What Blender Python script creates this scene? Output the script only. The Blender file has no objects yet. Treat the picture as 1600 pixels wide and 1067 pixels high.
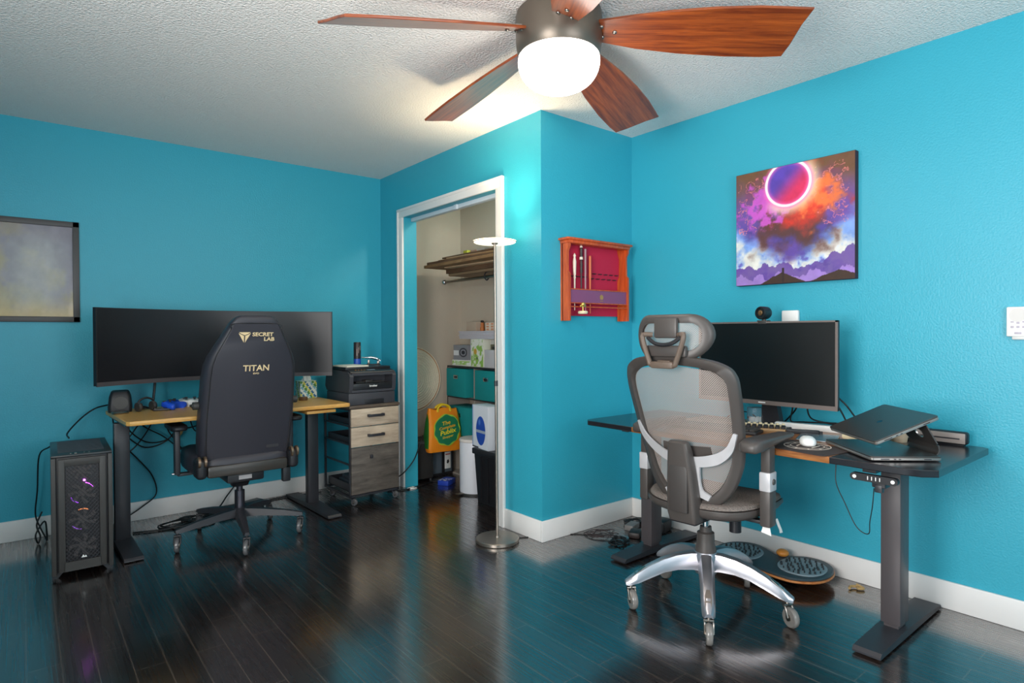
import bpy, bmesh, math, random
import numpy as np
from mathutils import Matrix, Vector
PI = math.pi
random.seed(7)
C = bpy.context.scene.collection
scene = bpy.context.scene

# ------------------------------------------------------------------ camera
cam_d = bpy.data.cameras.new('camera')
cam = bpy.data.objects.new('camera', cam_d); C.objects.link(cam)
cam_d.sensor_fit = 'HORIZONTAL'; cam_d.sensor_width = 36.0
cam_d.lens = 36.0 * 942.806 / 1600.0
cam_d.shift_y = -2.91 / 1600.0
cam_d.clip_start = 0.05
yaw, pitch, roll = 0.682294, -0.0114458, -0.0042767
F = Vector((math.sin(yaw), math.cos(yaw), 0)); Rt = Vector((math.cos(yaw), -math.sin(yaw), 0)); U = Vector((0, 0, 1))
F2 = F * math.cos(pitch) + U * math.sin(pitch); U2 = U * math.cos(pitch) - F * math.sin(pitch)
R2 = Rt * math.cos(roll) + U2 * math.sin(roll); U3 = U2 * math.cos(roll) - Rt * math.sin(roll)
mw = Matrix.Identity(4)
for i in range(3):
    mw[i][0] = R2[i]; mw[i][1] = U3[i]; mw[i][2] = -F2[i]
mw[2][3] = 1.18674
cam.matrix_world = mw
scene.camera = cam

# ------------------------------------------------------------------ light and exposure
scene.view_settings.view_transform = 'Standard'
scene.view_settings.look = 'None'
scene.view_settings.gamma = 1.0
scene.view_settings.use_curve_mapping = False
scene.view_settings.exposure = 0.0
w = bpy.data.worlds.new('sky'); scene.world = w; w.use_nodes = True
w.node_tree.nodes['Background'].inputs[0].default_value = (0.75, 0.85, 1.0, 1)
w.node_tree.nodes['Background'].inputs[1].default_value = 0.6

def area(name, loc, aim, sx, sy, power, col):
    l = bpy.data.lights.new(name, 'AREA'); l.shape = 'RECTANGLE'; l.size = sx; l.size_y = sy
    l.energy = power; l.color = col
    o = bpy.data.objects.new(name, l); C.objects.link(o); o.location = loc
    o.rotation_euler = Vector(aim).to_track_quat('-Z', 'Z').to_euler()
    return o
# daylight entering through the two windows of the walls behind the camera
area('window_daylight', (-0.86, 0.75, 1.45), (1, 0, .28), 1.7, 1.25, 112, (1.0, 0.97, 0.94))
area('window_daylight', (1.30, -1.06, 1.45), (0, 1, .3), 1.6, 1.25, 38, (0.95, 0.97, 1.0))

# ------------------------------------------------------------------ materials
def lin(c):
    return c / 12.92 if c <= 0.04045 else ((c + 0.055) / 1.055) ** 2.4
def rgb(h):
    h = h.lstrip('#')
    return tuple(lin(int(h[i:i + 2], 16) / 255) for i in (0, 2, 4)) + (1,)
def mat(name, col, rough=0.5, metal=0.0, bump=0.0, bscale=60.0, coat=0.0, var=0.0, vscale=6.0, spec=0.5,
        emit=None, estr=0.0, alpha=1.0, trans=0.0, vstretch=(1, 1, 1), bdist=0.002):
    m = bpy.data.materials.new(name); m.use_nodes = True
    nt = m.node_tree; b = nt.nodes['Principled BSDF']; L = nt.links.new
    c = rgb(col) if isinstance(col, str) else col
    b.inputs['Base Color'].default_value = c
    b.inputs['Roughness'].default_value = rough
    b.inputs['Metallic'].default_value = metal
    b.inputs['Specular IOR Level'].default_value = spec
    b.inputs['Coat Weight'].default_value = coat
    b.inputs['Coat Roughness'].default_value = 0.12
    b.inputs['Alpha'].default_value = alpha
    b.inputs['Transmission Weight'].default_value = trans
    if emit:
        b.inputs['Emission Color'].default_value = rgb(emit); b.inputs['Emission Strength'].default_value = estr
    tc = nt.nodes.new('ShaderNodeTexCoord')
    if var > 0:
        mp = nt.nodes.new('ShaderNodeMapping'); mp.inputs['Scale'].default_value = vstretch
        L(tc.outputs['Object'], mp.inputs[0])
        n = nt.nodes.new('ShaderNodeTexNoise'); n.inputs['Scale'].default_value = vscale; n.inputs['Detail'].default_value = 5
        L(mp.outputs[0], n.inputs['Vector'])
        mx = nt.nodes.new('ShaderNodeMix'); mx.data_type = 'RGBA'
        mx.inputs[6].default_value = tuple(max(0, v * (1 - var)) for v in c[:3]) + (1,)
        mx.inputs[7].default_value = tuple(min(1, v * (1 + var)) for v in c[:3]) + (1,)
        L(n.outputs['Fac'], mx.inputs[0]); L(mx.outputs[2], b.inputs['Base Color'])
    if bump > 0:
        n2 = nt.nodes.new('ShaderNodeTexNoise'); n2.inputs['Scale'].default_value = bscale; n2.inputs['Detail'].default_value = 4
        L(tc.outputs['Object'], n2.inputs['Vector'])
        bp = nt.nodes.new('ShaderNodeBump'); bp.inputs['Strength'].default_value = bump; bp.inputs['Distance'].default_value = bdist
        L(n2.outputs['Fac'], bp.inputs['Height']); L(bp.outputs[0], b.inputs['Normal'])
    return m
def wood(name, dark, light, rough=0.4, axis=0, scale=6.0, stretch=12.0, coat=0.0, bump=0.1):
    m = bpy.data.materials.new(name); m.use_nodes = True
    nt = m.node_tree; b = nt.nodes['Principled BSDF']; L = nt.links.new
    b.inputs['Roughness'].default_value = rough; b.inputs['Coat Weight'].default_value = coat; b.inputs['Coat Roughness'].default_value = 0.18
    tc = nt.nodes.new('ShaderNodeTexCoord'); mp = nt.nodes.new('ShaderNodeMapping')
    s = [stretch] * 3; s[axis] = 1.0
    mp.inputs['Scale'].default_value = s; L(tc.outputs['Object'], mp.inputs[0])
    n = nt.nodes.new('ShaderNodeTexNoise'); n.inputs['Scale'].default_value = scale; n.inputs['Detail'].default_value = 8
    n.inputs['Roughness'].default_value = 0.65; n.inputs['Distortion'].default_value = 0.4
    L(mp.outputs[0], n.inputs['Vector'])
    r = nt.nodes.new('ShaderNodeValToRGB'); r.color_ramp.elements[0].position = 0.32; r.color_ramp.elements[1].position = 0.68
    r.color_ramp.elements[0].color = rgb(dark); r.color_ramp.elements[1].color = rgb(light)
    L(n.outputs['Fac'], r.inputs[0]); L(r.outputs[0], b.inputs['Base Color'])
    bp = nt.nodes.new('ShaderNodeBump'); bp.inputs['Strength'].default_value = bump; bp.inputs['Distance'].default_value = 0.002
    L(n.outputs['Fac'], bp.inputs['Height']); L(bp.outputs[0], b.inputs['Normal'])
    return m
def paint(name, rough=0.5, coat=0.0):
    # surface pattern held in the mesh's own colour attribute
    m = bpy.data.materials.new(name); m.use_nodes = True
    nt = m.node_tree; b = nt.nodes['Principled BSDF']
    a = nt.nodes.new('ShaderNodeAttribute'); a.attribute_name = 'print'
    nt.links.new(a.outputs['Color'], b.inputs['Base Color'])
    b.inputs['Roughness'].default_value = rough; b.inputs['Coat Weight'].default_value = coat
    return m
def holes(name, col, scale, thr, hexy=True, rough=0.6):
    # woven mesh: a regular pattern of open holes
    m = bpy.data.materials.new(name); m.use_nodes = True
    nt = m.node_tree; b = nt.nodes['Principled BSDF']; L = nt.links.new
    b.inputs['Base Color'].default_value = rgb(col); b.inputs['Roughness'].default_value = rough
    tc = nt.nodes.new('ShaderNodeTexCoord'); mp = nt.nodes.new('ShaderNodeMapping'); mp.inputs['Scale'].default_value = scale
    L(tc.outputs['Object'], mp.inputs[0])
    sep = nt.nodes.new('ShaderNodeSeparateXYZ'); L(mp.outputs[0], sep.inputs[0])
    def M(op, a, c=None):
        n = nt.nodes.new('ShaderNodeMath'); n.operation = op
        for k, v in enumerate((a, c)):
            if v is None: continue
            if isinstance(v, (int, float)): n.inputs[k].default_value = v
            else: L(v, n.inputs[k])
        return n.outputs[0]
    sx = M('SINE', sep.outputs[0]); sz = M('SINE', sep.outputs[2])
    p = M('MULTIPLY', sx, sz)
    hole = M('GREATER_THAN', p, thr)
    al = M('SUBTRACT', 1.0, hole)
    L(al, b.inputs['Alpha'])
    return m

def wall_mat(name, col, rough=0.55, bump=0.3, bscale=125.0):
    m = mat(name, col, rough=rough, var=0.045, vscale=1.3)
    nt = m.node_tree; b = nt.nodes['Principled BSDF']; L = nt.links.new
    tc = [n for n in nt.nodes if n.type == 'TEX_COORD'][0]
    n1 = nt.nodes.new('ShaderNodeTexNoise'); n1.inputs['Scale'].default_value = bscale; n1.inputs['Detail'].default_value = 2
    L(tc.outputs['Object'], n1.inputs['Vector'])
    bp = nt.nodes.new('ShaderNodeBump'); bp.inputs['Strength'].default_value = bump; bp.inputs['Distance'].default_value = 0.004
    L(n1.outputs['Fac'], bp.inputs['Height']); L(bp.outputs[0], b.inputs['Normal'])
    return m

TEAL = wall_mat('teal wall paint', '#33a8bf', rough=0.42)
CREAM = wall_mat('beige closet paint', '#cdbfae')
CEIL = wall_mat('popcorn ceiling', '#f3ede8', rough=0.9, bump=1.0, bscale=100.0)
CEIL.node_tree.nodes['Bump'].inputs['Distance'].default_value = 0.011
TRIM = mat('white trim paint', '#ece9e6', rough=0.35)

def floor_mat():
    m = bpy.data.materials.new('dark hardwood planks'); m.use_nodes = True
    nt = m.node_tree; b = nt.nodes['Principled BSDF']; L = nt.links.new; N = nt.nodes.new
    tc = N('ShaderNodeTexCoord'); mp = N('ShaderNodeMapping'); mp.inputs['Rotation'].default_value = (0, 0, PI / 2)
    L(tc.outputs['Object'], mp.inputs[0])
    br = N('ShaderNodeTexBrick'); L(mp.outputs[0], br.inputs['Vector'])
    br.offset = 0.37; br.offset_frequency = 2; br.squash = 1.0
    br.inputs['Scale'].default_value = 1.0; br.inputs['Brick Width'].default_value = 0.62; br.inputs['Row Height'].default_value = 0.099
    br.inputs['Mortar Size'].default_value = 0.0021; br.inputs['Mortar Smooth'].default_value = 0.1
    br.inputs['Color1'].default_value = (0.0075, 0.0045, 0.0038, 1); br.inputs['Color2'].default_value = (0.017, 0.0100, 0.0082, 1)
    br.inputs['Mortar'].default_value = (0.060, 0.040, 0.029, 1); br.inputs['Bias'].default_value = -0.1
    # grain streaks run with the boards (world Y)
    mg = N('ShaderNodeMapping'); mg.inputs['Scale'].default_value = (95, 1.6, 1); L(tc.outputs['Object'], mg.inputs[0])
    g = N('ShaderNodeTexNoise'); g.inputs['Scale'].default_value = 1.0; g.inputs['Detail'].default_value = 4; L(mg.outputs[0], g.inputs['Vector'])
    gr = N('ShaderNodeValToRGB'); gr.color_ramp.elements[0].color = (0.6, 0.6, 0.6, 1); gr.color_ramp.elements[1].color = (1.5, 1.4, 1.35, 1)
    L(g.outputs['Fac'], gr.inputs[0])
    mu = N('ShaderNodeMix'); mu.data_type = 'RGBA'; mu.blend_type = 'MULTIPLY'; mu.inputs[0].default_value = 1
    L(br.outputs['Color'], mu.inputs[6]); L(gr.outputs[0], mu.inputs[7])
    # worn specks at the board edges
    ws = N('ShaderNodeTexNoise'); ws.inputs['Scale'].default_value = 55; ws.inputs['Detail'].default_value = 3; L(tc.outputs['Object'], ws.inputs['Vector'])
    wr = N('ShaderNodeValToRGB'); wr.color_ramp.elements[0].position = 0.735; wr.color_ramp.elements[1].position = 0.76
    L(ws.outputs['Fac'], wr.inputs[0])
    mx = N('ShaderNodeMix'); mx.data_type = 'RGBA'; L(wr.outputs[0], mx.inputs[0]); L(mu.outputs[2], mx.inputs[6]); mx.inputs[7].default_value = (0.12, 0.09, 0.07, 1)
    L(mx.outputs[2], b.inputs['Base Color'])
    # ribbed hand-scraped surface
    wv = N('ShaderNodeMapping'); wv.inputs['Scale'].default_value = (60, 0.5, 1); L(tc.outputs['Object'], wv.inputs[0])
    w2 = N('ShaderNodeTexNoise'); w2.inputs['Scale'].default_value = 1.0; w2.inputs['Detail'].default_value = 2; L(wv.outputs[0], w2.inputs['Vector'])
    b1 = N('ShaderNodeBump'); b1.inputs['Strength'].default_value = 0.26; b1.inputs['Distance'].default_value = 0.0012
    L(w2.outputs['Fac'], b1.inputs['Height'])
    b2 = N('ShaderNodeBump'); b2.inputs['Strength'].default_value = 0.5; b2.inputs['Distance'].default_value = 0.001; b2.invert = True
    L(br.outputs['Fac'], b2.inputs['Height']); L(b1.outputs[0], b2.inputs['Normal']); L(b2.outputs[0], b.inputs['Normal'])
    rr = N('ShaderNodeMapRange'); rr.inputs[3].default_value = 0.20; rr.inputs[4].default_value = 0.36
    L(g.outputs['Fac'], rr.inputs[0]); L(rr.outputs[0], b.inputs['Roughness'])
    b.inputs['Specular IOR Level'].default_value = 0.55
    b.inputs['Coat Weight'].default_value = 1.0; b.inputs['Coat Roughness'].default_value = 0.15; b.inputs['Coat IOR'].default_value = 2.35
    L(b2.outputs[0], b.inputs['Coat Normal'])
    return m
FLOOR = floor_mat()

BLACK = mat('black metal', '#2f2f34', rough=0.42, spec=0.5)
BLACKP = mat('black plastic', '#202024', rough=0.45)
GREYP = mat('dark grey plastic', '#3a3836', rough=0.5)
CORD = mat('black cable', '#0c0d10', rough=0.5)
CHROME = mat('polished aluminium', '#d4d4d6', rough=0.16, metal=1.0)
CAST = mat('satin cast aluminium', '#b9b7bd', rough=0.31, metal=0.85)
STEEL = mat('brushed steel', '#9a928a', rough=0.32, metal=1.0)
SCREEN = mat('dark screen glass', '#0b0b0f', rough=0.28, spec=0.5)
LEATHER = mat('black leatherette', '#323139', rough=0.46, bump=0.25, bscale=420, bdist=0.0006)
GOLD = mat('pale gold print', '#e8cfa0', rough=0.5)
WHITE = mat('white plastic', '#efefec', rough=0.35)
OFFW = mat('off white print', '#f4f2ee', rough=0.6)

# ------------------------------------------------------------------ mesh helpers
def T(x, y, z): return Matrix.Translation((x, y, z))
def RX(a): return Matrix.Rotation(a, 4, 'X')
def RY(a): return Matrix.Rotation(a, 4, 'Y')
def RZ(a): return Matrix.Rotation(a, 4, 'Z')
def spline(pts, n=6, closed=False):
    P = [Vector(p) for p in pts]; out = []; k = len(P)
    rng = range(k if closed else k - 1)
    for i in rng:
        p0 = P[(i - 1) % k] if closed or i > 0 else P[0] * 2 - P[1]
        p1 = P[i]; p2 = P[(i + 1) % k]
        p3 = P[(i + 2) % k] if closed or i + 2 < k else P[-1] * 2 - P[-2]
        for j in range(n):
            t = j / n
            out.append(0.5 * ((2 * p1) + (p2 - p0) * t + (2 * p0 - 5 * p1 + 4 * p2 - p3) * t * t + (3 * p1 - p0 - 3 * p2 + p3) * t ** 3))
    if not closed: out.append(P[-1])
    return out
class MB:
    def __init__(s): s.bm = bmesh.new()
    def box(s, x0, x1, y0, y1, z0, z1, bev=0.0, seg=2, M=None):
        r = bmesh.ops.create_cube(s.bm, size=1.0); vs = r['verts']
        bmesh.ops.scale(s.bm, vec=(x1 - x0, y1 - y0, z1 - z0), verts=vs)
        bmesh.ops.translate(s.bm, vec=((x0 + x1) / 2, (y0 + y1) / 2, (z0 + z1) / 2), verts=vs)
        if bev > 0:
            bev = min(bev, 0.49 * min(abs(x1 - x0), abs(y1 - y0), abs(z1 - z0)))
            es = list({e for v in vs for e in v.link_edges})
            rr = bmesh.ops.bevel(s.bm, geom=es, offset=bev, segments=seg, profile=0.5, affect='EDGES')
            vs = list({v for f in rr['faces'] for v in f.verts} | {v for v in vs if v.is_valid})
        if M is not None: bmesh.ops.transform(s.bm, matrix=M, verts=vs)
        return s
    def ring(s, pts): return [s.bm.verts.new(p) for p in pts]
    def loft(s, rings, caps=True, closed=True):
        R = [s.ring(r) for r in rings]; n = len(R[0])
        for a, b in zip(R, R[1:]):
            for i in range(n if closed else n - 1):
                j = (i + 1) % n
                s.bm.faces.new((a[i], a[j], b[j], b[i]))
        if caps and closed:
            s.bm.faces.new(list(reversed(R[0]))); s.bm.faces.new(R[-1])
        return s
    def cyl(s, p0, p1, r0, r1=None, seg=20, caps=True):
        p0, p1 = Vector(p0), Vector(p1); r1 = r0 if r1 is None else r1
        d = (p1 - p0).normalized(); a = d.orthogonal().normalized(); b = d.cross(a)
        rs = []
        for p, r in ((p0, r0), (p1, r1)):
            rs.append([p + (a * math.cos(2 * PI * i / seg) + b * math.sin(2 * PI * i / seg)) * r for i in range(seg)])
        return s.loft(rs, caps)
    def tube(s, pts, r, seg=8, n=6, smooth=True, closed=False):
        P = spline(pts, n, closed) if smooth else [Vector(p) for p in pts]
        k = len(P); rings = []; up = None
        for i, p in enumerate(P):
            if closed: d = (P[(i + 1) % k] - P[i - 1])
            else: d = P[min(i + 1, k - 1)] - P[max(i - 1, 0)]
            d = d.normalized() if d.length > 1e-9 else Vector((0, 0, 1))
            if up is None: up = d.orthogonal().normalized()
            up = (up - d * up.dot(d)); up = up.normalized() if up.length > 1e-6 else d.orthogonal().normalized()
            b = d.cross(up); rr = r[min(i * len(r) // k, len(r) - 1)] if isinstance(r, (list, tuple)) else r
            rings.append([p + (up * math.cos(2 * PI * j / seg) + b * math.sin(2 * PI * j / seg)) * rr for j in range(seg)])
        if closed:
            R = [s.ring(q) for q in rings]
            for a, b in zip(R, R[1:] + R[:1]):
                for i in range(seg):
                    j = (i + 1) % seg; s.bm.faces.new((a[i], a[j], b[j], b[i]))
            return s
        return s.loft(rings, True)
    def lathe(s, prof, M=None, seg=32):
        # prof: (radius, height); radius 0 ends are capped
        rings = []
        for r, z in prof:
            rr = max(r, 1e-4)
            rings.append([Vector((rr * math.cos(2 * PI * i / seg), rr * math.sin(2 * PI * i / seg), z)) for i in range(seg)])
        if M is not None: rings = [[M @ p for p in q] for q in rings]
        return s.loft(rings, True)
    def prism(s, pts, z0, z1, M=None, bev=0.0):
        lo = [Vector((p[0], p[1], z0)) for p in pts]; hi = [Vector((p[0], p[1], z1)) for p in pts]
        if bev > 0:
            c = sum(lo, Vector()) / len(lo)
            def sh(q, z, k):
                out = []
                n = len(q)
                for i, p in enumerate(q):
                    d = (c - p); d.z = 0
                    L = d.length or 1
                    out.append(Vector((p.x + d.x / L * k, p.y + d.y / L * k, z)))
                return out
            rings = [sh(lo, z0, bev), sh(lo, z0 + bev, 0), sh(hi, z1 - bev, 0), sh(hi, z1, bev)]
        else: rings = [lo, hi]
        if M is not None: rings = [[M @ p for p in q] for q in rings]
        return s.loft(rings, True)
    def ball(s, c, r, sc=(1, 1, 1), M=None, u=20, v=12):
        rr = bmesh.ops.create_uvsphere(s.bm, u_segments=u, v_segments=v, radius=r)
        bmesh.ops.scale(s.bm, vec=sc, verts=rr['verts'])
        bmesh.ops.translate(s.bm, vec=c, verts=rr['verts'])
        if M is not None: bmesh.ops.transform(s.bm, matrix=M, verts=rr['verts'])
        return s
    def xf(s, M): bmesh.ops.transform(s.bm, matrix=M, verts=s.bm.verts[:]); return s
    def build(s, name, m, parent=None, ang=35, sub=0, label=None, flat=False):
        bmesh.ops.recalc_face_normals(s.bm, faces=s.bm.faces[:])
        me = bpy.data.meshes.new(name); s.bm.to_mesh(me); s.bm.free()
        if not flat:
            me.shade_smooth(); me.set_sharp_from_angle(angle=math.radians(ang))
        me.materials.append(m)
        o = bpy.data.objects.new(name, me); C.objects.link(o)
        if parent is not None: o.parent = parent
        if sub:
            md = o.modifiers.new('subdivision', 'SUBSURF'); md.levels = sub; md.render_levels = sub
        if label: o['label'] = label
        return o
def tag(o, label, cat, group=None):
    o['label'] = label; o['category'] = cat
    if group: o['group'] = group
    return o
def thing(name, label, cat, loc=(0, 0, 0), rz=0.0, group=None):
    o = bpy.data.objects.new(name, None); C.objects.link(o); o.empty_display_size = 0.05
    o.location = loc; o.rotation_euler = (0, 0, rz)
    return tag(o, label, cat, group)
def single(mb, name, m, label, cat, loc=(0, 0, 0), rz=0.0, group=None, **k):
    o = mb.build(name, m, None, **k); o.location = loc; o.rotation_euler = (0, 0, rz)
    return tag(o, label, cat, group)
def struct(name, mb, m, **k):
    o = mb.build(name, m, None, **k); o['kind'] = 'structure'; return o
def rrect(w, h, r, seg=5, cx=0, cy=0):
    out = []; w /= 2; h /= 2; r = min(r, w - 1e-4, h - 1e-4)
    for sx, sy, a0 in ((1, 1, 0), (-1, 1, 90), (-1, -1, 180), (1, -1, 270)):
        for i in range(seg + 1):
            a = math.radians(a0 + 90 * i / seg)
            out.append((cx + sx * (w - r) + r * math.cos(a), cy + sy * (h - r) + r * math.sin(a)))
    return out
def selip(rx, ry, n=3.0, seg=32):
    out = []
    for i in range(seg):
        a = 2 * PI * i / seg; c, s_ = math.cos(a), math.sin(a)
        out.append((rx * math.copysign(abs(c) ** (2 / n), c), ry * math.copysign(abs(s_) ** (2 / n), s_)))
    return out
def text(s, size, m, parent, M, depth=0.0006, align='CENTER', shear=0.0, bold=0.0, name='lettering', sx=1.0):
    cu = bpy.data.curves.new('t', 'FONT'); cu.body = s; cu.size = size; cu.extrude = depth; cu.offset = bold
    cu.align_x = align; cu.align_y = 'CENTER'; cu.shear = shear; cu.resolution_u = 3
    o = bpy.data.objects.new('t', cu); C.objects.link(o)
    dg = bpy.context.evaluated_depsgraph_get(); me = bpy.data.meshes.new_from_object(o.evaluated_get(dg))
    bpy.data.objects.remove(o); bpy.data.curves.remove(cu)
    me.transform(M @ Matrix.Diagonal((sx, 1, 1, 1))); me.materials.clear(); me.materials.append(m)
    ob = bpy.data.objects.new(name, me); C.objects.link(ob); ob.parent = parent
    return ob
def frame(o, x, y):
    # matrix whose local x,y axes are the given world-ish directions
    x = Vector(x).normalized(); y = Vector(y).normalized(); z = x.cross(y)
    M = Matrix.Identity(4)
    for i in range(3): M[i][0] = x[i]; M[i][1] = y[i]; M[i][2] = z[i]; M[i][3] = o[i]
    return M
def panel(name, w_, h_, nx, ny, fn, m, parent, M, bend=None):
    # a printed sheet: grid in local x,y with fn(u, v) arrays -> r, g, b (sRGB 0..1)
    u, v = np.meshgrid(np.linspace(0, 1, nx + 1), np.linspace(0, 1, ny + 1))
    col = np.clip(np.stack(fn(u, v), -1), 0, 1)
    col = np.where(col <= 0.04045, col / 12.92, ((col + 0.055) / 1.055) ** 2.4)
    vs = [M @ Vector(((a - .5) * w_, (b - .5) * h_, bend(a, b) if bend else 0)) for a, b in zip(u.ravel(), v.ravel())]
    fs = [(j * (nx + 1) + i, j * (nx + 1) + i + 1, (j + 1) * (nx + 1) + i + 1, (j + 1) * (nx + 1) + i) for j in range(ny) for i in range(nx)]
    me = bpy.data.meshes.new(name); me.from_pydata([tuple(p) for p in vs], [], fs); me.update()
    ca = me.color_attributes.new('print', 'FLOAT_COLOR', 'POINT')
    flat = np.ones((len(vs), 4), dtype=np.float32); flat[:, :3] = col.reshape(-1, 3); ca.data.foreach_set('color', flat.ravel())
    me.shade_smooth(); me.materials.append(m)
    o = bpy.data.objects.new(name, me); C.objects.link(o)
    if parent is not None: o.parent = parent
    return o
def vnoise(x, y, seed=0):
    xi, yi = np.floor(x).astype(int), np.floor(y).astype(int); xf, yf = x - xi, y - yi
    def h(a, b):
        k = (a * 374761393 + b * 668265263 + seed * 974711) & 0x7fffffff
        k = ((k ^ (k >> 13)) * 1274126177) & 0x7fffffff
        return ((k ^ (k >> 16)) & 0xffff) / 65535.0
    xf = xf * xf * (3 - 2 * xf); yf = yf * yf * (3 - 2 * yf)
    return (h(xi, yi) * (1 - xf) + h(xi + 1, yi) * xf) * (1 - yf) + (h(xi, yi + 1) * (1 - xf) + h(xi + 1, yi + 1) * xf) * yf
def fbm(x, y, oct=5, seed=0):
    s = 0; a = 0.5; t = 0
    for k in range(oct):
        s = s + a * vnoise(x * 2 ** k, y * 2 ** k, seed + k * 17); t += a; a *= 0.55
    return s / t
def mixc(a, b, t):
    t = np.clip(t, 0, 1); return [p * (1 - t) + q * t for p, q in zip(a, b)]
def hexc(h, like):
    h = h.lstrip('#'); return [np.full_like(like, int(h[i:i + 2], 16) / 255) for i in (0, 2, 4)]
def sst(a, b, x):
    t = np.clip((x - a) / (b - a), 0, 1); return t * t * (3 - 2 * t)

# ------------------------------------------------------------------ the room
XR, YL, XC, YB, H, BB = 3.064, 4.497, 2.279, 2.540, 2.44, 0.119
X0, Y0 = -0.90, -1.10
OY0, OY1, OZ = 2.943, 4.113, 2.072          # closet opening
struct('floor', MB().box(X0 - .1, XR + .1, Y0 - .1, YL + .1, -.06, 0), FLOOR, flat=True)
struct('ceiling', MB().box(X0 - .1, XR + .1, Y0 - .1, YL + .1, H, H + .06), CEIL, flat=True)
struct('wall_left', MB().box(X0 - .1, XR + .1, YL, YL + .1, 0, H), TEAL, flat=True)
struct('wall_right', MB().box(XR, XR + .1, Y0 - .1, YL, 0, H), TEAL, flat=True)
struct('wall_closet_side', MB().box(XC, XR, YB, YB + .11, 0, H), TEAL, flat=True)
struct('wall_closet_front', MB().box(XC, XC + .11, YB + .11, OY0, 0, H).box(XC, XC + .11, OY1, YL, 0, H).box(XC, XC + .11, OY0, OY1, OZ, H), TEAL, flat=True)
struct('wall_closet_back', MB().box(XR - .006, XR, YB + .11, YL, 0, H), CREAM, flat=True)
struct('wall_closet_left', MB().box(XC + .11, XR - .006, YL - .006, YL, 0, H), CREAM, flat=True)
# walls behind the camera, each with a window opening
struct('wall_rear', MB().box(X0 - .1, X0, Y0 - .1, -0.1, 0, H).box(X0 - .1, X0, 1.6, YL, 0, H).box(X0 - .1, X0, -0.1, 1.6, 0, .82).box(X0 - .1, X0, -0.1, 1.6, 2.08, H), TEAL, flat=True)
struct('wall_front', MB().box(X0, .5, Y0 - .1, Y0, 0, H).box(2.1, XR, Y0 - .1, Y0, 0, H).box(.5, 2.1, Y0 - .1, Y0, 0, .82).box(.5, 2.1, Y0 - .1, Y0, 2.08, H), TEAL, flat=True)
def window(name, M, w_):
    b = MB()
    for a in ((-w_ / 2, -w_ / 2 + .05), (w_ / 2 - .05, w_ / 2)): b.box(a[0], a[1], -.04, .04, .82, 2.08)
    for a in ((.82, .87), (1.43, 1.47), (2.03, 2.08)): b.box(-w_ / 2, w_ / 2, -.04, .04, a[0], a[1])
    struct(name, b.xf(M), TRIM, flat=True)
window('window_1', T(X0 - .05, .75, 0) @ RZ(PI / 2), 1.7)
window('window_2', T(1.3, Y0 - .05, 0), 1.6)
def bboard(name, x0, x1, y0, y1):
    struct(name, MB().box(x0, x1, y0, y1, 0, BB, bev=.004), TRIM)
bboard('baseboard_left', X0, XC, YL - .014, YL)
bboard('baseboard_right', XR - .014, XR, Y0, YB)
bboard('baseboard_closet_side', XC - .014, XR - .014, YB - .014, YB)
bboard('baseboard_closet_front', XC - .014, XC, YB, OY0 - .07)
b = MB()
def cas(b, y0, y1, z0, z1):
    b.box(XC - .016, XC, y0, y1, z0, z1, bev=.003)
cas(b, OY0 - .07, OY0, 0, OZ); cas(b, OY1, OY1 + .075, 0, OZ); cas(b, OY0 - .07, OY1 + .075, OZ, OZ + .062)
# outer back-band of the moulding
b.box(XC - .022, XC, OY0 - .072, OY0 - .052, 0, OZ + .046, bev=.003).box(XC - .022, XC, OY1 + .057, OY1 + .077, 0, OZ + .046, bev=.003).box(XC - .022, XC, OY0 - .072, OY1 + .077, OZ + .046, OZ + .066, bev=.003)
struct('trim_1', b, TRIM)
b = MB().box(2.335, 2.375, OY0, OY1 - .01, OZ - .028, OZ, bev=.003).box(2.325, 2.34, 3.46, 3.50, OZ - .034, OZ, bev=.003)
struct('trim_2', b, mat('white door track', '#d9dfe6', rough=.4))
# ------------------------------------------------------------------ ceiling fan
WOODF = wood('cherry fan blade', '#5a200e', '#a8521e', rough=0.36, axis=0, scale=3.5, stretch=14, coat=0.6, bump=0.03)
fan = thing('ceiling_fan', 'five blade ceiling fan with reddish wood blades and glowing white bowl light', 'ceiling fan', (1.66, 1.742, 2.14))
fz = -2.14
FANM = mat('bronze grey metal', '#6b6258', rough=0.38, metal=0.6)
MB().lathe([(0, H + fz), (.168, H + fz), (.170, 2.425 + fz), (.170, 2.33 + fz), (.164, 2.29 + fz), (.15, 2.272 + fz), (0, 2.272 + fz)], seg=48).build('motor_housing', FANM, fan)
glob = MB()
pr = [(0, 2.285 + fz), (.150, 2.285 + fz), (.160, 2.272 + fz), (.162, 2.255 + fz)]
for i in range(1, 11):
    a = i / 10 * PI / 2
    pr.append((.162 * math.cos(a) ** .75 if i < 10 else 0, 2.255 + fz - .113 * math.sin(a)))
pr = [(r, z) for r, z in pr]
GLOBE = mat('lit white glass bowl', '#ffffff', rough=0.3, emit='#fff6ea', estr=3.2)
glob.lathe(pr, seg=48).build('light_bowl', GLOBE, fan, ang=60)
pitch_a = math.radians(-19)
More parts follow.
